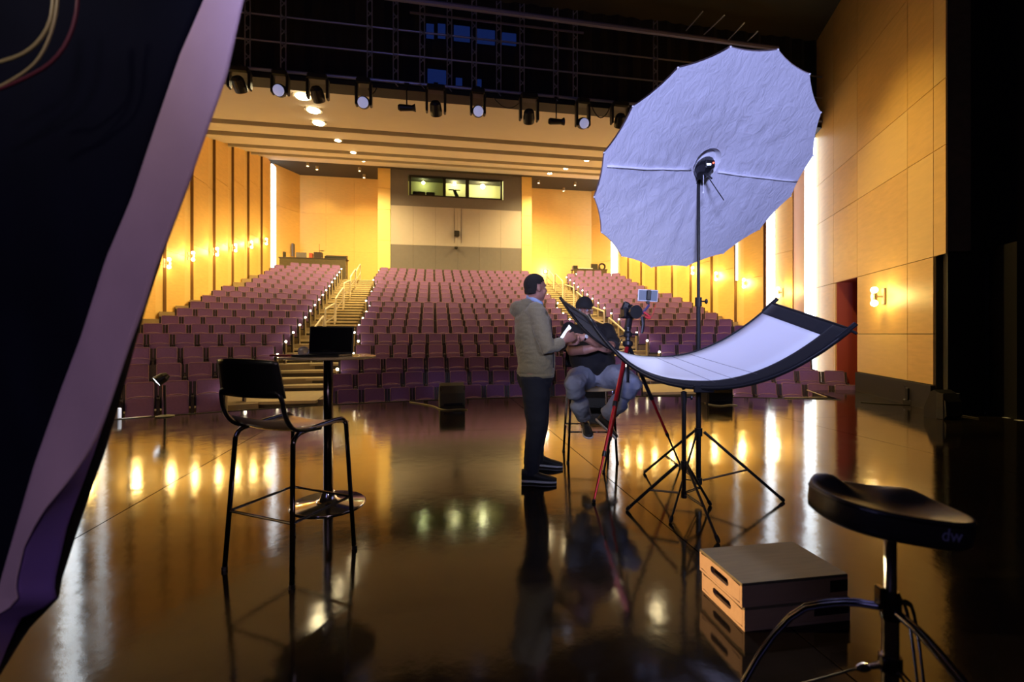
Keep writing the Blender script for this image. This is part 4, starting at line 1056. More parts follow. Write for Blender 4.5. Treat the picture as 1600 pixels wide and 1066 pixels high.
for i, s in enumerate(rr):
    ring = []
    for k in range(nA):
        f = k/SEG; rp = rimpt(f); d0 = (rp-Hc); L = d0.length; hp = Hc+(d0/L)*Vector((1, 1, 1)).length*0
        ang = math.atan2(d0.dot(e2), d0.dot(e1)); hr = .098+.018*abs(math.sin(ang))
        p0 = Hc+(d0/L)*hr; p = p0*(1-s)+rp*s
        q = f-int(f); dip = -.050*(1-s)**2 - .008*4*q*(1-q)*math.sin(PI*min(1, s*1.02))*(.2+.8*s)
        r_ = (p-Cc).length
        uu, vv = (p-Cc).dot(e1), (p-Cc).dot(e2)
        wr_ = noise.noise(Vector((uu*5, vv*3.2, 1)))*.010 + noise.noise(Vector((uu*16+vv*4, vv*9, 4)))*.006*(1-.4*s) + abs(noise.noise(Vector((ang*4, r_*2.3, 7))))*.004*math.sin(PI*s)+ noise.noise(Vector((uu*34, vv*17, 9)))*.0034
        ring.append(bm.verts.new(p+nl*(dip+wr_*math.sin(PI*min(1, s+.12)*.88))))
    grid.append(ring)
for A, B in zip(grid, grid[1:]):
    for j in range(nA): bm.faces.new((A[j], A[(j+1) % nA], B[(j+1) % nA], B[j]))
dif = obj('diffuser', bm, 'diffuser', um, smooth=True)
nt = M['diffuser'].node_tree; b_ = nt.nodes['Principled BSDF']
tc_ = nt.nodes.new('ShaderNodeTexCoord'); wv_ = nt.nodes.new('ShaderNodeTexNoise'); wv_.inputs['Scale'].default_value = 11; wv_.inputs['Detail'].default_value = 5; wv_.inputs['Distortion'].default_value = 1.6
mp_ = nt.nodes.new('ShaderNodeMapping'); mp_.inputs['Scale'].default_value = (1.6, 1, .8)
bp_ = nt.nodes.new('ShaderNodeBump'); bp_.inputs['Strength'].default_value = .30; bp_.inputs['Distance'].default_value = .03
nt.links.new(tc_.outputs['Object'], mp_.inputs[0]); nt.links.new(mp_.outputs[0], wv_.inputs['Vector']); nt.links.new(wv_.outputs[0], bp_.inputs['Height']); nt.links.new(bp_.outputs[0], b_.inputs['Normal'])
# sleeve round the opening
bm = NB(); A = []; B = []
for k in range(nA):
    p = grid_p = None
    f = k/SEG; d0 = rimpt(f)-Hc; d0.normalize(); ang = math.atan2(d0.dot(e2), d0.dot(e1)); hr = .098+.018*abs(math.sin(ang))
    A.append(bm.verts.new(Hc+d0*hr-nl*.047)); B.append(bm.verts.new(Hc+d0*hr*.80-nl*.10))
for j in range(nA): bm.faces.new((A[j], A[(j+1) % nA], B[(j+1) % nA], B[j]))
obj('sleeve', bm, 'zip', um, smooth=True)
bm = NB(); lathe(bm, [(.001, -.24), (.09, -.16), (.10, -.10)], Hc, 32, rotm(nl)); obj('opening_filler', bm, 'zip', um, smooth=True)  # added white cone that lightens the dark umbrella opening
# shell
bm = NB(); shell = []
for s in (1.0, .97, .88, .74, .56, .36, .16, .02):
    ring = []
    for k in range(nA):
        p = rimpt(k/SEG); d = p-Cc; q = (k/SEG) % 1
        ring.append(bm.verts.new(Cc+d*s*1.006-nl*(.36*(1-s*s)+.012)))
    shell.append(ring)
for A, B in zip(shell, shell[1:]):
    for j in range(nA): bm.faces.new((A[j], A[(j+1) % nA], B[(j+1) % nA], B[j]))
obj('shell', bm, 'umb_back', um, smooth=True)
for k in range(16):
    d = ribs[k]-Cc; bm = NB(); tube(bm, [Cc+d*s-nl*(.36*(1-s*s)+.004) for s in (.02, .2, .4, .6, .8, .92, 1.005)], .003, 5); obj('rib', bm, 'standm', um)
    bm = NB(); ball(bm, ribs[k]-nl*.002, .007, 6, 5); obj('rib_tip', bm, 'zip', um)
for s in (-1, 1):
    bm = NB(); dd = (e1*s-e2*(.0 if s > 0 else .02)).normalized(); pts = []
    for q in range(12):
        r_ = .115+(.80-.115)*q/11; p = Hc+dd*r_-e2*(.05+.0*q)
        pts.append(p+nl*(-.045*(1-q/11)**2+.0045+noise.noise(p*6)*.004)+e2*noise.noise(p*5)*.006)
    tube(bm, pts, .0075, 6); obj('seam', bm, 'zip', um, smooth=True)
bm = NB(); rod(bm, Cc-nl*.40, Cc-nl*.02-e2*.02, .006); obj('shaft', bm, 'standm', um)
bm = NB(); rod(bm, P(1108, 279, 3.25), P(1131, 313, 3.2), .0035, 6); obj('shaft_end', bm, 'standm', um)
# strobe head and its bracket, on the stand
tp = s1+UP*2.40
sh = empty('strobe_head', tp, 'black battery strobe with lit display on the tall stand, in the umbrella opening', 'flash')
bm = NB(); rod(bm, tp-UP*.0, tp+UP*.07, .022, 12); box(bm, -.028, .028, -.03, .03, .04, .12, Matrix.Translation(tp) @ CF.to_4x4(), .008); rod(bm, tp+UP*.02, tp+UP*.02-RGT*.055, .008); ball(bm, tp+UP*.02-RGT*.055, .014, 8, 6); obj('tilt_bracket', bm, 'plastic', sh)
q0 = P(1098, 268, 3.38); q1 = P(1105, 243, 3.52)
bm = NB(); tube(bm, [q0-(q1-q0)*.25, q0, q1, q1+(q1-q0)*.25], [.035, .060, .060, .040], 14); obj('strobe_body', bm, 'plastic', sh)
Td = Matrix.Translation(P(1108, 257, 3.34)) @ CF.to_4x4()
bm = NB(); box(bm, -.036, .036, -.02, .05, -.032, .03, Td, .012, 2); hd_ = obj('control_housing', bm, 'plastic', sh)
bm = NB(); box(bm, -.026, .006, -.0215, -.0195, -.014, .0, Td); obj('display', bm, 'phone_on', hd_)
bm = NB(); ball(bm, Td @ Vector((.022, -.022, .004)), .006, 8, 6); obj('indicator', bm, mat('red_indicator', (1, .1, .05), .4, emit=(1, .08, .04), estr=4), hd_)
bm = NB(); rod(bm, q1, P(1107, 233, 3.44), .008); ball(bm, P(1107, 232, 3.44), .015, 10, 8); obj('top_knob', bm, 'plastic', sh)
bm = NB(); rod(bm, P(1098, 268, 3.36), P(1112, 279, 3.22), .012, 8, .006); obj('handle', bm, 'plastic', sh)
bm = NB(); tube(bm, smoothpts([P(1099, 272, 3.34), P(1099.5, 290, 3.30), P(1099, 301, 3.30)], 1), .0025, 5); ball(bm, P(1099, 301, 3.30), .008, 6, 5); obj('pull_cord', bm, 'zip', sh)

# ---------- curved reflector
Nm = Vector((1.225, 2.975)); hv = Vector((.625, -.475)); vv3 = Vector((-.162, .457, .171))
def rz(t_): return .906+(1.277-.906)*abs(t_)**2.15 if t_ > 0 else .906+(1.36-.906)*abs(t_)**2.45
def RP(t_, s, off=0):
    p = Vector((Nm.x+hv.x*t_, Nm.y+hv.y*t_, rz(t_)))+vv3*s
    if off:
        e = .01; d = Vector((hv.x*2*e, hv.y*2*e, rz(t_+e)-rz(t_-e))); n_ = d.cross(vv3).normalized(); n_ = n_ if n_.z > 0 else -n_; p = p+n_*off
    return W(p.x, p.y, p.z)
def sheet(name, t0, t1, s0, s1, o0, o1, m, par, nt_=48, ns=6, wr=0):
    bm = NB(); A = {}; B = {}
    for i in range(nt_+1):
        for j in range(ns+1):
            tt = t0+(t1-t0)*i/nt_; s = s0+(s1-s0)*j/ns; k = wr*(noise.noise(Vector((tt*3, s*1.5, 2))))
            A[i, j] = bm.verts.new(RP(tt, s, o1+k)); B[i, j] = bm.verts.new(RP(tt, s, o0))
    for i in range(nt_):
        for j in range(ns): bm.faces.new((A[i, j], A[i+1, j], A[i+1, j+1], A[i, j+1])); bm.faces.new((B[i, j], B[i, j+1], B[i+1, j+1], B[i+1, j]))
    rim = [(i, 0) for i in range(nt_)]+[(nt_, j) for j in range(ns)]+[(i, ns) for i in range(nt_, 0, -1)]+[(0, j) for j in range(ns, 0, -1)]
    for a_, b_ in zip(rim, rim[1:]+rim[:1]): bm.faces.new((A[a_], B[a_], B[b_], A[b_]))
    return obj(name, bm, m, par, smooth=True)
rf = empty('curved_reflector', s2+UP*.9, 'curved white trough reflector with black border, clamped on the short stand', 'reflector')
sheet('white_panel', -.93, .92, .16, .975, .002, .005, 'fabric_white', rf, wr=.004)
sheet('black_backing', -1, 1, 0.03, .97, -.004, .001, 'drape', rf)
for s in (0, 1):
    sheet('long_border', -1, 1, (.0, .975)[s], (.16, 1.0)[s], -.006, .008, 'drape', rf)
    bm = NB(); tube(bm, [RP(-1+2*k/40, s, -.008) for k in range(41)], (.016, .008)[s], 8); obj('edge_tube', bm, 'standm', rf, smooth=True)
for a, b in ((-1, -.93), (.92, 1.0)): sheet('end_border', a, b, .16, .975, -.006, .008, 'drape', rf, 4)
for s in (-1.0, 1.0):
    bm = NB(); rod(bm, RP(s, -.0, 0), RP(s, 1.0, 0), .010, 10); obj('end_rod', bm, 'standm', rf)
    for e in (0, 1):
        a = RP(s, e, -.002); d = (RP(s, e)-RP(s*.93, e)).normalized(); bm = NB(); rod(bm, a-d*.07, a+d*.045, .013, 10); rod(bm, a, a+(d*.3+UP*-.6+RGT*.4).normalized()*.045, .008); obj('corner_clamp', bm, 'plastic', rf)
for tt in (.17, .33, .48):
    bm = NB(); tube(bm, [RP(tt-.16*k/10, .1+.87*k/10, .0075) for k in range(11)], .0012, 4); obj('crease', bm, 'grey', rf)
bm = NB(); a = RP(.0, .5, -.01); rod(bm, s2+UP*.88, Vector((a.x, a.y, a.z-.01)), .014, 10); box(bm, -.05, .07, -.14, .08, -.035, -.012, Matrix.Translation(a) @ CF.to_4x4() @ Matrix.Rotation(.35, 4, 'X'), .006); obj('clamp_block', bm, 'plastic', rf)
bm = NB(); a = RP(.02, 0, -.01); box(bm, -.055, .075, -.01, .008, -.03, .016, Matrix.Translation(a) @ CF.to_4x4(), .004); obj('front_clamp', bm, 'plastic', rf)

# ---------- camera tripod
fA, fB, fC = W((928-800)/F*3.37, 3.37), W((943.6-800)/F*4.1, 4.1), W((1063-800)/F*4.30, 4.30)
ap = P(981, 537, 3.93); tb = Vector((ap.x, ap.y, 0))
t = empty('camera_tripod', tb, 'camera tripod with one bright red leg, between the seated man and the reflector', 'tripod')
for i, (f, mm) in enumerate(((fA, 'redmetal'), (fB, 'standm'), (fC, 'standm'))):
    f = f+UP*.012; h = ap+(f-ap).normalized()*.035; d = f-h; bm = NB(); rod(bm, h, h+d*.40, .017, 10); L = obj('leg', bm, 'redmetal' if i == 0 else 'standm', t)
    if i == 0: tag(L, 'bright red anodised leg')
    bm = NB(); rod(bm, h+d*.39, h+d*.72, .0125, 10); obj('middle_section', bm, 'redmetal', L)
    bm = NB(); rod(bm, h+d*.71, f, .009, 10); obj('lower_section', bm, mm, L)
    for q in (.40, .72):
        bm = NB(); rod(bm, h+d*(q-.012), h+d*(q+.02), .020 if q < .5 else .016, 10); obj('twist_lock', bm, 'plastic', L)
    bm = NB(); ball(bm, f, .016, 10, 8); obj('rubber_foot', bm, 'plastic', L)
bm = NB(); lathe(bm, [(.03, -.03), (.045, -.01), (.045, .02), (.022, .03), (.022, .055), (.036, .06), (.038, .09), (.026, .11), (.026, .125), (.034, .13), (.034, .14)], ap, 18); rod(bm, ap+UP*.08, ap+UP*.08+RGT*.075, .007); ball(bm, ap+UP*.08+RGT*.075, .014, 8, 6); rod(bm, ap+UP*.08, ap+UP*.06-RGT*.07, .006); obj('ball_head', bm, 'plastic', t)
bm = NB(); tube(bm, smoothpts([ap-RGT*.05+UP*.04, ap-RGT*.09-UP*.03, ap-RGT*.06-UP*.12, ap-RGT*.02-UP*.05], 2), .006, 6); obj('strap_loop', bm, 'plastic', t)
bm = NB(); rod(bm, ap-UP*.03, ap-UP*.33, .013, 10); rod(bm, ap-UP*.33, ap-UP*.335, .018, 10); obj('centre_column', bm, 'plastic', t)
cb = ap+UP*.145
t = empty('video_camera', cb, 'black camera with a wide round lens on the tripod', 'camera')
cdn = (RGT*.24-FWD*.96-UP*.03).normalized(); lens_c = P(994.5, 487.5, 3.80)
ctr = lens_c-cdn*.12; Rc = Matrix((cdn.cross(UP)*-1, cdn, UP)).transposed()
Tc = Matrix.Translation(ctr) @ Rc.to_4x4()
bm = NB(); box(bm, -.068, .068, -.045, .03, -.055, .045, Tc, .014, 2); box(bm, -.03, .03, -.035, .025, .04, .065, Tc, .01); box(bm, -.07, -.04, -.03, .05, -.05, .035, Tc, .012); body = obj('camera_body', bm, 'plastic', t)
bm = NB(); tube(bm, [ctr+cdn*.02, ctr+cdn*.07, ctr+cdn*.09, ctr+cdn*.12], [.042, .044, .055, .057], 24, caps=False); ln = obj('lens_barrel', bm, 'plastic', t, smooth=False)
bm = NB(); lathe(bm, [(.057, .12), (.050, .118), (.046, .10)], ctr, 24, rotm(cdn)); obj('lens_ring', bm, 'fixture', ln)
bm = NB(); lathe(bm, [(.001, .108), (.025, .106), (.046, .10)], ctr, 24, rotm(cdn)); obj('front_element', bm, mat('teal_glint_glass', (.03, .15, .13), .12, spec=.9, coat=1), ln, smooth=True)  # teal base colour paints a reflection on the glass
a = P(977, 479, 3.9); bm = NB(); box(bm, -.028, .028, -.02, .02, -.035, .04, Matrix.Translation(a) @ CF.to_4x4() @ Matrix.Rotation(.35, 4, 'Y'), .01); rod(bm, a-UP*.03, ctr+UP*.05, .012); obj('microphone_receiver', bm, 'plastic', t)
bm = NB(); rod(bm, Vector((cb.x, cb.y, cb.z-.008)), Vector((ctr.x, ctr.y, ctr.z-.05)), .03, 10); obj('mount_plate', bm, 'plastic', t)
bm = NB(); a = P(1004, 495, 3.85)
pts = [a, P(1005, 508, 3.85), P(1003, 521, 3.85)]; tube(bm, pts, [(.017, .006), (.014, .006), (.012, .005)], 8, ref=FWD); obj('hand_strap', bm, 'plastic', t)
bm = NB(); rod(bm, P(1003, 491, 3.86), P(1014, 477, 3.84), .010, 10); rod(bm, P(1014, 478, 3.84), P(1013, 470, 3.84), .008); obj('monitor_arm', bm, mat('violet_arm', (.05, .045, .16), .35), t)
bm = NB(); tube(bm, smoothpts([P(1006, 488, 3.84), P(1012, 492, 3.82), P(1017, 497, 3.82), P(1013, 498, 3.82), P(1008, 494, 3.82)], 2), .009, 8); tube(bm, smoothpts([P(1017, 496, 3.82), P(1021, 489, 3.82), P(1024, 476, 3.83)], 2), .003, 6); obj('red_cable', bm, 'redp', t)
pc = P(1012.3, 462, 3.82); Tp = Matrix.Translation(pc) @ CF.to_4x4() @ Matrix.Rotation(.06, 4, 'Y')
t = empty('smartphone', pc, 'phone mounted sideways above the camera as a monitor, blue-grey screen', 'phone')
bm = NB(); box(bm, -.084, .084, -.005, .005, -.050, .050, Tp, .004); obj('phone_case', bm, 'white', t)
bm = NB(); box(bm, -.077, .077, -.0062, -.0051, -.043, .043, Tp); obj('screen', bm, 'phone_blue', t)
bm = NB(); box(bm, -.016, .022, -.022, -.006, -.040, .045, Tp, .006); box(bm, -.01, .016, -.01, .012, -.070, -.045, Tp, .003); obj('clamp', bm, 'plastic', t)

# ================================================================== FOREGROUND DRAPE
L1 = [(-40, 332), (0, 318), (85, 281), (190, 245), (310, 205), (405, 165), (530, 125), (606, 96), (728, 53), (872, 11), (960, -14), (1060, -60)]
L2 = [(-40, 392), (0, 381), (115, 356), (280, 298), (380, 260), (414, 246), (479, 226), (538, 204), (619, 177), (702, 149), (760, 128), (819, 106), (880, 92), (914, 84), (933, 90), (950, 70), (967, 32), (1010, 12), (1060, -8)]
L3 = [(-40, 393), (0, 382), (280, 299), (390, 258), (479, 229), (538, 212), (619, 190), (702, 166), (760, 145), (840, 118), (905, 97), (936, 92), (955, 72), (985, 44), (1020, 22), (1060, -2)]
def itp(L, v):
    for (a, x), (b, y) in zip(L, L[1:]):
        if v <= b: return x+(y-x)*(v-a)/(b-a)
    return L[-1][1]
vs_ = [-40+1100*i/70 for i in range(71)]
fl = empty('stage_drape', P(60, 500, 1.05), 'large out-of-focus dark drape with a pale mauve lining band, left foreground', 'drape')
def dsheet(name, fu0, fu1, D0f, D1f, m, n=10, th=.006, wave=0):
    bm = NB(); A = []; B = []
    for v in vs_:
        ra = []; rb = []
        for i in range(n+1):
            q = i/n; u = fu0(v)*(1-q)+fu1(v)*q; D = D0f(v)*(1-q)+D1f(v)*q + wave*(noise.noise(Vector((u*.012, v*.004, 3)))*.06+noise.noise(Vector((u*.03, v*.01, 8)))*.02)
            ra.append(bm.verts.new(P(u, v, D))); rb.append(bm.verts.new(P(u, v, D+th)))
        A.append(ra); B.append(rb)
    for i in range(len(vs_)-1):
        for j in range(n):
            bm.faces.new((A[i][j], A[i][j+1], A[i+1][j+1], A[i+1][j])); bm.faces.new((B[i][j], B[i+1][j], B[i+1][j+1], B[i][j+1]))
        for j, X in ((0, 0), (n, n)): bm.faces.new((A[i][j], A[i+1][j], B[i+1][j], B[i][j]))
    for i in (0, len(vs_)-1):
        for j in range(n): bm.faces.new((A[i][j], A[i][j+1], B[i][j+1], B[i][j]))
    return obj(name, bm, m, fl, smooth=True)
l1 = lambda v: itp(L1, v); l2 = lambda v: itp(L2, v); l3 = lambda v: itp(L3, v)
dsheet('dark_cloth', lambda v: -190, lambda v: l1(v)+4, lambda v: 1.10, lambda v: 1.02, 'flagblack', 26, .008, .5)
def vio(v): return l2(v)-max(0, min(1, (v-640)/150))*min(60, max(0, (v-640)*.28))*(1 if v < 940 else max(0, (1060-v)/120))
dsheet('lining_band', lambda v: l1(v), vio, lambda v: 1.0, lambda v: .98, 'flagband', 10, .008, .15)
dsheet('lower_fold', lambda v: vio(v)-1, lambda v: max(vio(v), l2(v)), lambda v: .982, lambda v: 1.04, 'flagviolet', 8, .006, .1)
dsheet('dark_edge', lambda v: l2(v)-2, lambda v: max(l3(v), l2(v)), lambda v: 1.045, lambda v: 1.10, 'flagblack', 3, .006)
for i, (pts, m, r) in enumerate(((((84, -30), (82, 30), (60, 68), (28, 90), (-30, 104)), 'tape', .0032), (((92, -30), (88, 30), (66, 88), (34, 118), (-30, 150)), 'tape', .0026), (((124, -30), (118, 40), (88, 96), (30, 128), (-30, 150)), 'maroon', .0034))):
    bm = NB(); tube(bm, smoothpts([P(u, v, .93) for u, v in pts], 2), r, 6)
    one('hanging_cable', bm, m, P(pts[0][0], pts[0][1], .93), '%s out-of-focus cable looping across the dark drape, top left' % ('upper yellowish', 'lower yellowish', 'dark red')[i], 'cable')

# ================================================================== PEOPLE
def remesh(name, bm, m, parent, vox=.008, smooth_it=6, fold=0, fscale=9, fstretch=(1, 1, 2.2), seed=0):
    me = bpy.data.meshes.new(name); bmesh.ops.recalc_face_normals(bm, faces=bm.faces); bm.to_mesh(me); bm.free()
    o = bpy.data.objects.new(name, me); COL.objects.link(o)
    r = o.modifiers.new('r', 'REMESH'); r.mode = 'VOXEL'; r.voxel_size = vox
    s = o.modifiers.new('s', 'SMOOTH'); s.iterations = smooth_it; s.factor = .5
    dg = bpy.context.evaluated_depsgraph_get(); m2 = bpy.data.meshes.new_from_object(o.evaluated_get(dg))
    bpy.data.objects.remove(o); bpy.data.meshes.remove(me)
    if fold:
        cos = [v.co.copy() for v in m2.vertices]; nor = [v.normal.copy() for v in m2.vertices]
        for v, c, n in zip(m2.vertices, cos, nor):
            q = Vector((c.x*fscale*fstretch[0], c.y*fscale*fstretch[1], c.z*fscale*fstretch[2]+seed))
            v.co = c+n*fold*(noise.noise(q)+.5*(1-abs(noise.noise(q*2.1))*2))
    for p in m2.polygons: p.use_smooth = True
    m2.materials.clear(); m2.materials.append(M[m] if isinstance(m, str) else m)
    og = ORI[parent.name]; m2.transform(Matrix.Translation(-og))
    o = bpy.data.objects.new(name, m2); COL.objects.link(o); o.parent = parent; ORI[o.name] = og; return o
def head(bm, c, f, s=1.0, up=UP):
    """skull, jaw, nose, brow, lips, ears; c = centre of head, f = facing"""
    f = (f-up*f.dot(up)).normalized(); r = f.cross(up); R = Matrix((r, f, up)).transposed()
    q = lambda x, y, z: c+R @ Vector((x*s, y*s, z*s))
    ball(bm, q(0, -.012, .030), s, 24, 16, (.076, .096, .092), R)
    ball(bm, q(0, .018, -.035), s, 20, 14, (.060, .074, .078), R)
    ball(bm, q(0, .050, -.082), s, 14, 10, (.034, .030, .030), R)
    for x in (-.036, .036): ball(bm, q(x, .058, -.028), s, 12, 8, (.026, .026, .026), R)
    ball(bm, q(0, .078, .030), s, 14, 8, (.050, .016, .012), R)
    tube(bm, [q(0, .082, .018), q(0, .100, -.012), q(0, .104, -.024)], [.009*s, .011*s, .014*s], 8)
    for x in (-.012, .012): ball(bm, q(x, .092, -.026), .009*s, 8, 6)
    ball(bm, q(0, .082, -.050), s, 12, 6, (.026, .012, .007), R); ball(bm, q(0, .080, -.060), s, 12, 6, (.022, .012, .007), R)
    for sx in (-1, 1):
        ball(bm, q(sx*.079, -.010, -.008), s, 10, 8, (.009, .020, .032), R); ball(bm, q(sx*.080, -.006, -.030), .009*s, 8, 6)
    return q, R
def eyes(q, R, parent, s=1.0):
    for nm, m, rr_, dy in (('eye', 'white', .0115, .068), ):
        for sx in (-1, 1):
            bm = NB(); ball(bm, q(sx*.031, dy, .008), rr_*s, 10, 8); e = obj('eye', bm, m, parent, smooth=True)
            bm = NB(); ball(bm, q(sx*.031, dy+.0075, .008), .0058*s, 8, 6); obj('iris', bm, 'hair', e, smooth=True)
def hand(bm, wrist, d, pn, side, curl=.6, s=1.0, thumb=.6):
    """wrist pos, d = direction of the hand, pn = palm normal (fingers curl to it), side = direction of the thumb side"""
    d = d.normalized(); pn = (pn-d*pn.dot(d)).normalized(); sd = d.cross(pn).normalized()
    if sd.dot(side) < 0: sd = -sd
    tube(bm, [wrist-d*.03, wrist, wrist+d*.03*s, wrist+d*.065*s, wrist+d*.092*s], [(.026*s, .020*s), (.028*s, .019*s), (.036*s, .019*s), (.042*s, .017*s), (.040*s, .014*s)], 14, ref=pn)
    for k, (off, L) in enumerate(((.030, .074), (.010, .083), (-.010, .077), (-.029, .060))):
        p = wrist+d*(.082*s)+sd*off*s; dirn = d.copy(); pts = [wrist+d*.05*s+sd*off*.8*s, p]; cang = curl*(1+.08*k)
        for seg, fr_ in enumerate((.45, .32, .23)):
            ang = cang*(seg+1)*.85; dd = d*math.cos(ang)+pn*math.sin(ang)+sd*off*.6; p = p+dd.normalized()*L*fr_*s; pts.append(p)
        tube(bm, pts, [.0100*s, .0100*s, .0092*s, .0085*s, .0070*s], 8)
    p = wrist+d*.022*s+sd*.026*s; pts = [wrist+d*.008*s+sd*.012*s, p]
    for L, a in ((.042, .55), (.032, .35), (.024, .15)):
        dd = (d*math.cos(a)+sd*math.sin(a)+pn*thumb*(.6-.3*a)).normalized(); p = p+dd*L*s; pts.append(p)
    tube(bm, pts, [.014*s, .0135*s, .011*s, .0100*s, .0075*s], 8)
def shoe(parent, heel, toe, upv=UP, L=.29, w_=.048, lab=None):
    d = (toe-heel).normalized(); upv = (upv-d*upv.dot(d)).normalized(); sd = d.cross(upv)
    bm = NB()
    prof = [(0.0, .030, .034), (.03, .040, .038), (.10, .037, .040), (.18, .046, .034), (.245, .047, .028), (.282, .034, .02), (.295, .012, .010)]
    rr_ = [heel+d*(a*L/.29-.0) for a, _, _ in prof]
    def slab(z0, hfun, wadd, name, m, par):
        bm = NB(); rings = []
        for (a, ww, _), p in zip(prof, rr_):
            h = hfun(a); ring = []
            for k in range(14):
                an = 2*PI*k/14; x = math.cos(an)*(ww+wadd); z = (math.sin(an)*.5+.5)
                z = z0+h*(z**.8); ring.append(bm.verts.new(p+sd*x+upv*z))
            rings.append(ring)
        for A, B in zip(rings, rings[1:]):
            for j in range(14): bm.faces.new((A[j], A[(j+1) % 14], B[(j+1) % 14], B[j]))
        bm.faces.new(rings[0][::-1]); bm.faces.new(rings[-1]); return obj(name, bm, m, par, smooth=True)
    hf = lambda a: .095 if a < .02 else (.100-.05*max(0, (a-.08))/.10 if a < .18 else max(.028, .060-.25*(a-.18)))
    up_ = slab(.014, hf, 0, 'shoe', 'shoe', parent)
    slab(0, lambda a: .024, .004, 'sole', 'sole', up_)
    bm = NB()
    for k in range(4):
        p = heel+d*(.125+.022*k)*L/.29+upv*(.098-.016*k); tube(bm, [p-sd*.022, p+upv*.006, p+sd*.022], .0028, 5)
    obj('laces', bm, 'navy', up_)

# ---- man 1: standing, khaki hooded sweater
D1 = 3.97
base = W((836-800)/F*D1, D1)
m1 = empty('person', base, 'standing man in a khaki hooded sweater and dark jeans holding a lit phone', 'person')
hf1 = (RGT*.90+FWD*.42).normalized()
bm = NB(); hc = P(837.5, 451, 3.95)
q, R = head(bm, hc, hf1, .98)
tube(bm, [hc+UP*-.05-hf1*.02, P(834, 470, 3.96), P(834, 482, 3.97)], [(.060, .058), (.062, .060), (.08, .09)], 16, ref=FWD)
tube(bm, [P(834, 478, D1), P(834, 492, D1), P(834, 520, D1), P(836, 560, D1), P(836, 584, D1)], [(.06, .10), (.10, .17), (.12, .16), (.11, .15), (.12, .16)], 20, ref=FWD)
AR = [P(838, 487, 3.79), P(848, 520, 3.745), P(856, 547, 3.73), P(868, 541, 3.77), P(883, 532, 3.83)]
AL = [P(838, 487, 4.14), P(850, 518, 4.20), P(862, 543, 4.20), P(876, 540, 4.10), P(887, 535, 4.02)]
tube(bm, AR, [.050, .043, .038, .034, .025], 12); tube(bm, AL, [.050, .043, .038, .034, .025], 12)
hand(bm, AR[-1], (AR[-1]-AR[-2])*1+RGT*.05+UP*.02, FWD*.8-UP*.1, UP, .55, .98)
hand(bm, AL[-1], RGT*.9+UP*.15-FWD*.25, -FWD*.9+UP*.2, UP, .8, .98)
LR = [P(833, 580, 3.88), P(836, 620, 3.86), P(838, 662, 3.86), P(832, 705, 3.87), P(829, 742, 3.86)]
LL = [P(838, 580, 4.06), P(841, 620, 4.08), P(843, 658, 4.12), P(839, 695, 4.18), P(838, 722, 4.22)]
tube(bm, LR, [.088, .075, .056, .050, .036], 14); tube(bm, LL, [.088, .075, .056, .050, .036], 14)
body = remesh('body', bm, 'skin', m1, .0065, 4)
eyes(q, R, body, .98)
bm = NB()   # short hair: shell over the back and top of the skull
ball(bm, q(0, -.014, .033), .98, 32, 20, (.0835, .103, .099), R)
ball(bm, q(0, -.050, -.020), .98, 20, 14, (.066, .058, .070), R)
Ri = R.transposed()
dele = [v for v in bm.verts if (lambda l: l.z < -.062 or (l.y > .060 and l.z < .088) or (l.y > .030 and l.z < .060) or (l.y > .012 and l.z < .035) or (l.z < .022 and l.y > -.028 and abs(l.x) > .03))(Ri @ (v.co-hc))]
bmesh.ops.delete(bm, geom=dele, context='VERTS'); obj('hair', bm, 'hair', body, smooth=True)
# shirt collar
bm = NB(); ring = []
for zz, rad in ((.0, .074), (.034, .071), (.036, .066), (.002, .068)):
    ring.append([bm.verts.new(P(835.5, 473, 3.96)+RGT*math.cos(a)*rad*1.02+FWD*math.sin(a)*rad+UP*(zz-.032*math.cos(a))) for a in [2*PI*k/28 for k in range(28)]])
for A, B in zip(ring, ring[1:]+ring[:1]):
    for j in range(28): bm.faces.new((A[j], A[(j+1) % 28], B[(j+1) % 28], B[j]))
obj('shirt_collar', bm, 'shirt', m1, smooth=True)
bm = NB()   # hooded sweater
tube(bm, [P(833, 477, 3.96), P(832, 486, 3.97), P(832.5, 500, 3.97), P(833, 520, 3.97), P(835, 542, 3.97), P(838, 562, 3.97), P(837, 583, 3.97)],
     [(.082, .10), (.125, .195), (.158, .215), (.160, .205), (.158, .195), (.160, .195), (.163, .19)], 28, ref=FWD)
ball(bm, P(838, 488, 3.80), .082, 14, 10); ball(bm, P(838, 488, 4.13), .082, 14, 10)
tube(bm, AR[:4]+[P(878, 535, 3.81)], [.078, .070, .063, .056, .040], 16); tube(bm, AL[:4]+[P(883, 537, 4.05)], [.078, .068, .060, .054, .040], 16)
ball(bm, P(811, 483, 3.97), 1, 16, 12, (.082, .14, .070), CF); ball(bm, P(822, 475, 3.97), 1, 16, 12, (.07, .125, .045), CF)
hood = remesh('hooded_sweater', bm, 'hoodie', m1, .009, 5, .010, 7, (1, 1, 2.4), 2)
bm = NB(); tube(bm, [P(837, 583, 3.97)+UP*.004, P(837, 588.5, 3.97)], [(.164, .19), (.160, .186)], 28, ref=FWD); 
obj('hem_band', bm, 'hoodie', hood, smooth=True)
bm = NB(); tube(bm, [P(838, 498, 3.755)+RGT*.12, P(845, 530, 3.80)+RGT*.10, P(846, 575, 3.82)+RGT*.10], .004, 6); obj('zip', bm, 'navy', hood)
bm = NB()   # jeans
tube(bm, [P(836, 572, 3.97), P(836, 590, 3.97), P(836, 606, 3.97)], [(.150, .165), (.155, .172), (.13, .165)], 24, ref=FWD)
LRj = LR[:-1]+[P(829.5, 744, 3.85)]; LLj = LL[:-1]+[P(838, 722, 4.22)]
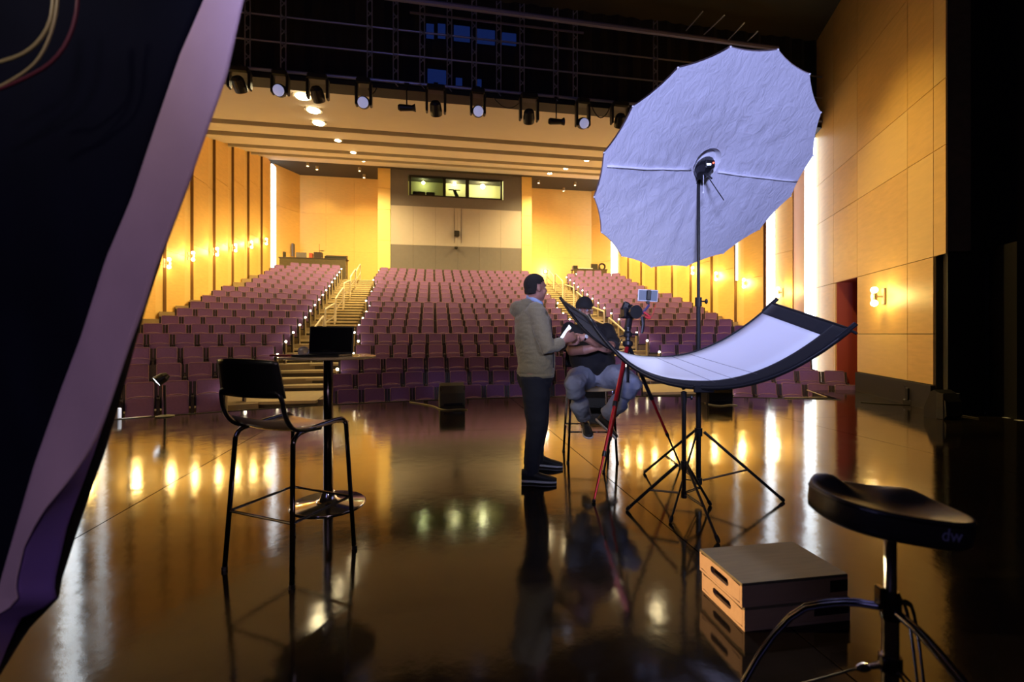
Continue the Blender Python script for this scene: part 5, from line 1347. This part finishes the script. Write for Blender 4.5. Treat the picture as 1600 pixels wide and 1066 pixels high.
tube(bm, [P(834, 590, 3.88)]+LRj[1:], [(.116, .105), (.108, .092), (.084, .078), (.070, .070), (.064, .066)], 18, ref=FWD)
tube(bm, [P(838, 590, 4.06)]+LLj[1:], [(.112, .105), (.104, .092), (.082, .078), (.068, .070), (.062, .064)], 18, ref=FWD)
remesh('jeans', bm, 'navy', m1, .010, 5, .007, 6, (1, 1, 1.5), 5)
h1 = G(815, 753.5); shoe(m1, h1, h1+RGT*.29-FWD*.03)
h2 = G(831, 728); shoe(m1, h2, h2+RGT*.27-FWD*.06)
# the phone in his hands
pc = P(883, 520, 3.90); lu = (RGT*.58+UP*.80+FWD*.1).normalized(); lw = (RGT*.42-UP*.35+FWD*.85); lw = (lw-lu*lw.dot(lu)).normalized(); ln_ = lu.cross(lw)
if ln_.dot(FWD) > 0: ln_ = -ln_; lw = -lw
Tp = Matrix.Translation(pc) @ Matrix((lw, lu, ln_)).transposed().to_4x4()
t = empty('smartphone', pc, 'phone with a bright white screen in the standing man\'s hands', 'phone')
bm = NB(); box(bm, -.037, .037, -.075, .075, -.004, .004, Tp, .003); obj('phone_case', bm, 'plastic', t)
bm = NB(); box(bm, -.034, .034, -.071, .071, .0041, .0048, Tp); obj('screen', bm, 'phone_on', t)

# ---- man 2: seated on the stool, black cap, arms crossed
D2 = 4.6
base = W((928-800)/F*D2, D2)
m2 = empty('person', base, 'heavyset man in black cap and black T-shirt sitting on the stool, arms crossed', 'person')
hf2 = (RGT*-.22-FWD*1.0).normalized(); upt = (UP+hf2*.10+RGT*.05).normalized()
hc2 = P(912.5, 485.5, 4.46); bm = NB()
q2, R2 = head(bm, hc2, hf2, 1.02, upt)
tube(bm, [hc2-upt*.06-hf2*.02, P(915, 503, 4.56), P(918, 512, 4.60)], [(.070, .068), (.074, .070), (.12, .09)], 16, ref=FWD)
tube(bm, [P(918, 508, 4.60), P(919, 520, 4.60), P(923, 548, 4.58), P(928, 575, 4.60), P(929, 592, 4.60)], [(.10, .09), (.19, .13), (.19, .15), (.18, .15), (.17, .14)], 20, ref=FWD)
BR = [P(889, 516, 4.60), P(887, 535, 4.50), P(893, 549, 4.33), P(914, 547, 4.20), P(934, 543, 4.18)]     # his right arm (left in view)
BL = [P(948, 517, 4.60), P(957, 535, 4.50), P(951, 546, 4.32), P(932, 536, 4.16), P(911, 527, 4.09)]
tube(bm, BR, [.060, .052, .046, .044, .030], 14); tube(bm, BL, [.060, .052, .046, .044, .030], 14)
hand(bm, BR[-1], RGT*1-UP*.12, FWD*-1+UP*.2, UP, .45, 1.0)
hand(bm, BL[-1], RGT*-1-UP*.28+FWD*.12, FWD*1+UP*-.2, UP, .55, 1.02)
KR = [P(917, 590, 4.58), P(904, 592, 4.35), P(897, 602, 4.12), P(904, 630, 4.20), P(914, 657, 4.32)]
KL = [P(943, 590, 4.58), P(967, 588, 4.35), P(987, 600, 4.12), P(968, 630, 4.24), P(946, 652, 4.36)]
tube(bm, KR, [.080, .070, .055, .050, .038], 14); tube(bm, KL, [.080, .070, .055, .050, .038], 14)
body2 = remesh('body', bm, 'skin2', m2, .0065, 4)
eyes(q2, R2, body2, 1.02)
R2i = R2.transposed()
bm = NB(); ball(bm, q2(0, .016, -.052), 1.02, 24, 16, (.067, .080, .070), R2)
dele = [v for v in bm.verts if (lambda l: l.z > -.042+.35*max(0, abs(l.x)-.03)*2.2 or (abs(l.x) < .024 and -.068 < l.z < -.045 and l.y > .07))(R2i @ (v.co-hc2))]
bmesh.ops.delete(bm, geom=dele, context='VERTS'); obj('beard', bm, 'beard', body2, smooth=True)
bm = NB(); ball(bm, q2(0, -.012, .040), 1.02, 28, 18, (.085, .106, .098), R2)
dele = [v for v in bm.verts if (R2i @ (v.co-hc2)).z < .040]
bmesh.ops.delete(bm, geom=dele, context='VERTS')
cap = obj('cap', bm, 'tee', body2, smooth=True)
bm = NB(); A = []; B = []
for k in range(13):
    a = -1+2*k/12; x = a*.075; A.append((x, .075*math.sqrt(max(0, 1-(a*.75)**2))+.01, .046)); B.append((x*.95, .160-.055*a*a, .036-.012*a*a))
va = [bm.verts.new(q2(*p)) for p in A]; vb = [bm.verts.new(q2(*p)) for p in B]; va2 = [bm.verts.new(q2(p[0], p[1], p[2]-.004)) for p in A]; vb2 = [bm.verts.new(q2(p[0], p[1], p[2]-.004)) for p in B]
for k in range(12): bm.faces.new((va[k], va[k+1], vb[k+1], vb[k])); bm.faces.new((va2[k], vb2[k], vb2[k+1], va2[k+1])); bm.faces.new((vb[k], vb[k+1], vb2[k+1], vb2[k]))
obj('visor', bm, 'tee', cap, smooth=True)
bm = NB()
for sx in (-1, 1):
    tube(bm, [q2(sx*.034+.026*math.cos(a), .091-.008*abs(math.cos(a)), .008+.018*math.sin(a)) for a in [2*PI*k/16 for k in range(16)]], .0016, 5, closed=True)
    rod(bm, q2(sx*.060, .083, .012), q2(sx*.082, -.01, .010), .0016, 5)
rod(bm, q2(-.009, .092, .012), q2(.009, .092, .012), .0016, 5); obj('glasses', bm, 'chrome', body2)
bm = NB()   # T-shirt
tube(bm, [P(917, 506, 4.60), P(918, 514, 4.60), P(920, 530, 4.60), P(923, 550, 4.58), P(927, 568, 4.58), P(929, 582, 4.60)],
     [(.105, .095), (.215, .14), (.225, .165), (.218, .185), (.222, .19), (.20, .17)], 28, ref=FWD)
ball(bm, P(889, 516, 4.60), .080, 14, 10); ball(bm, P(948, 517, 4.60), .080, 14, 10)
tube(bm, BR[:2]+[P(889, 541, 4.43)], [.080, .076, .074], 16); tube(bm, BL[:2]+[P(955.5, 541, 4.42)], [.080, .076, .074], 16)
remesh('t_shirt', bm, 'tee', m2, .010, 5, .009, 7, (1, 1, 1.6), 3)
bm = NB()   # jeans
tube(bm, [P(929, 573, 4.60), P(930, 586, 4.60), P(930, 596, 4.60)], [(.205, .17), (.225, .185), (.20, .17)], 24, ref=FWD)
tube(bm, KR[:4]+[P(913, 652, 4.30)], [.122, .116, .098, .086, .072], 18); tube(bm, KL[:4]+[P(948, 648, 4.35)], [.122, .116, .098, .086, .074], 18)
ball(bm, KR[2], .090, 16, 12); ball(bm, KL[2], .090, 16, 12); ball(bm, KR[2]*.7+KR[3]*.3, .090, 16, 12); ball(bm, KL[2]*.7+KL[3]*.3, .090, 16, 12); ball(bm, KR[1]*.5+KR[2]*.5, .100, 16, 12); ball(bm, KL[1]*.5+KL[2]*.5, .100, 16, 12)
remesh('jeans', bm, 'denim', m2, .010, 5, .011, 8, (1, 1, 1.4), 9)
a = P(914, 664, 4.42); b = P(919, 675, 4.18); shoe(m2, a-UP*.055, b-UP*.055, (UP*.8-FWD*.35))
a = P(934, 652, 4.40); b = P(955, 674, 4.24); shoe(m2, a-UP*.035-RGT*.02, b-UP*.045, (UP*.62+RGT*.75), .27)
wp = BL[-1]-(BL[-1]-BL[-2]).normalized()*.01
t = empty('wristwatch', wp, 'silver wristwatch on the seated man\'s wrist', 'watch')
dW = (BL[-1]-BL[-2]).normalized(); axw = rotm(dW)
bm = NB(); lathe(bm, [(.031, -.010), (.034, -.010), (.034, .010), (.031, .010)], wp, 20, axw); obj('strap', bm, 'chrome', t)
fd = (-FWD*.9+UP*.4); fd = (fd-dW*fd.dot(dW)).normalized(); bm = NB(); lathe(bm, [(.017, .0), (.018, .008), (.014, .010)], wp+fd*.031, 16, rotm(fd)); obj('dial', bm, 'white', t)
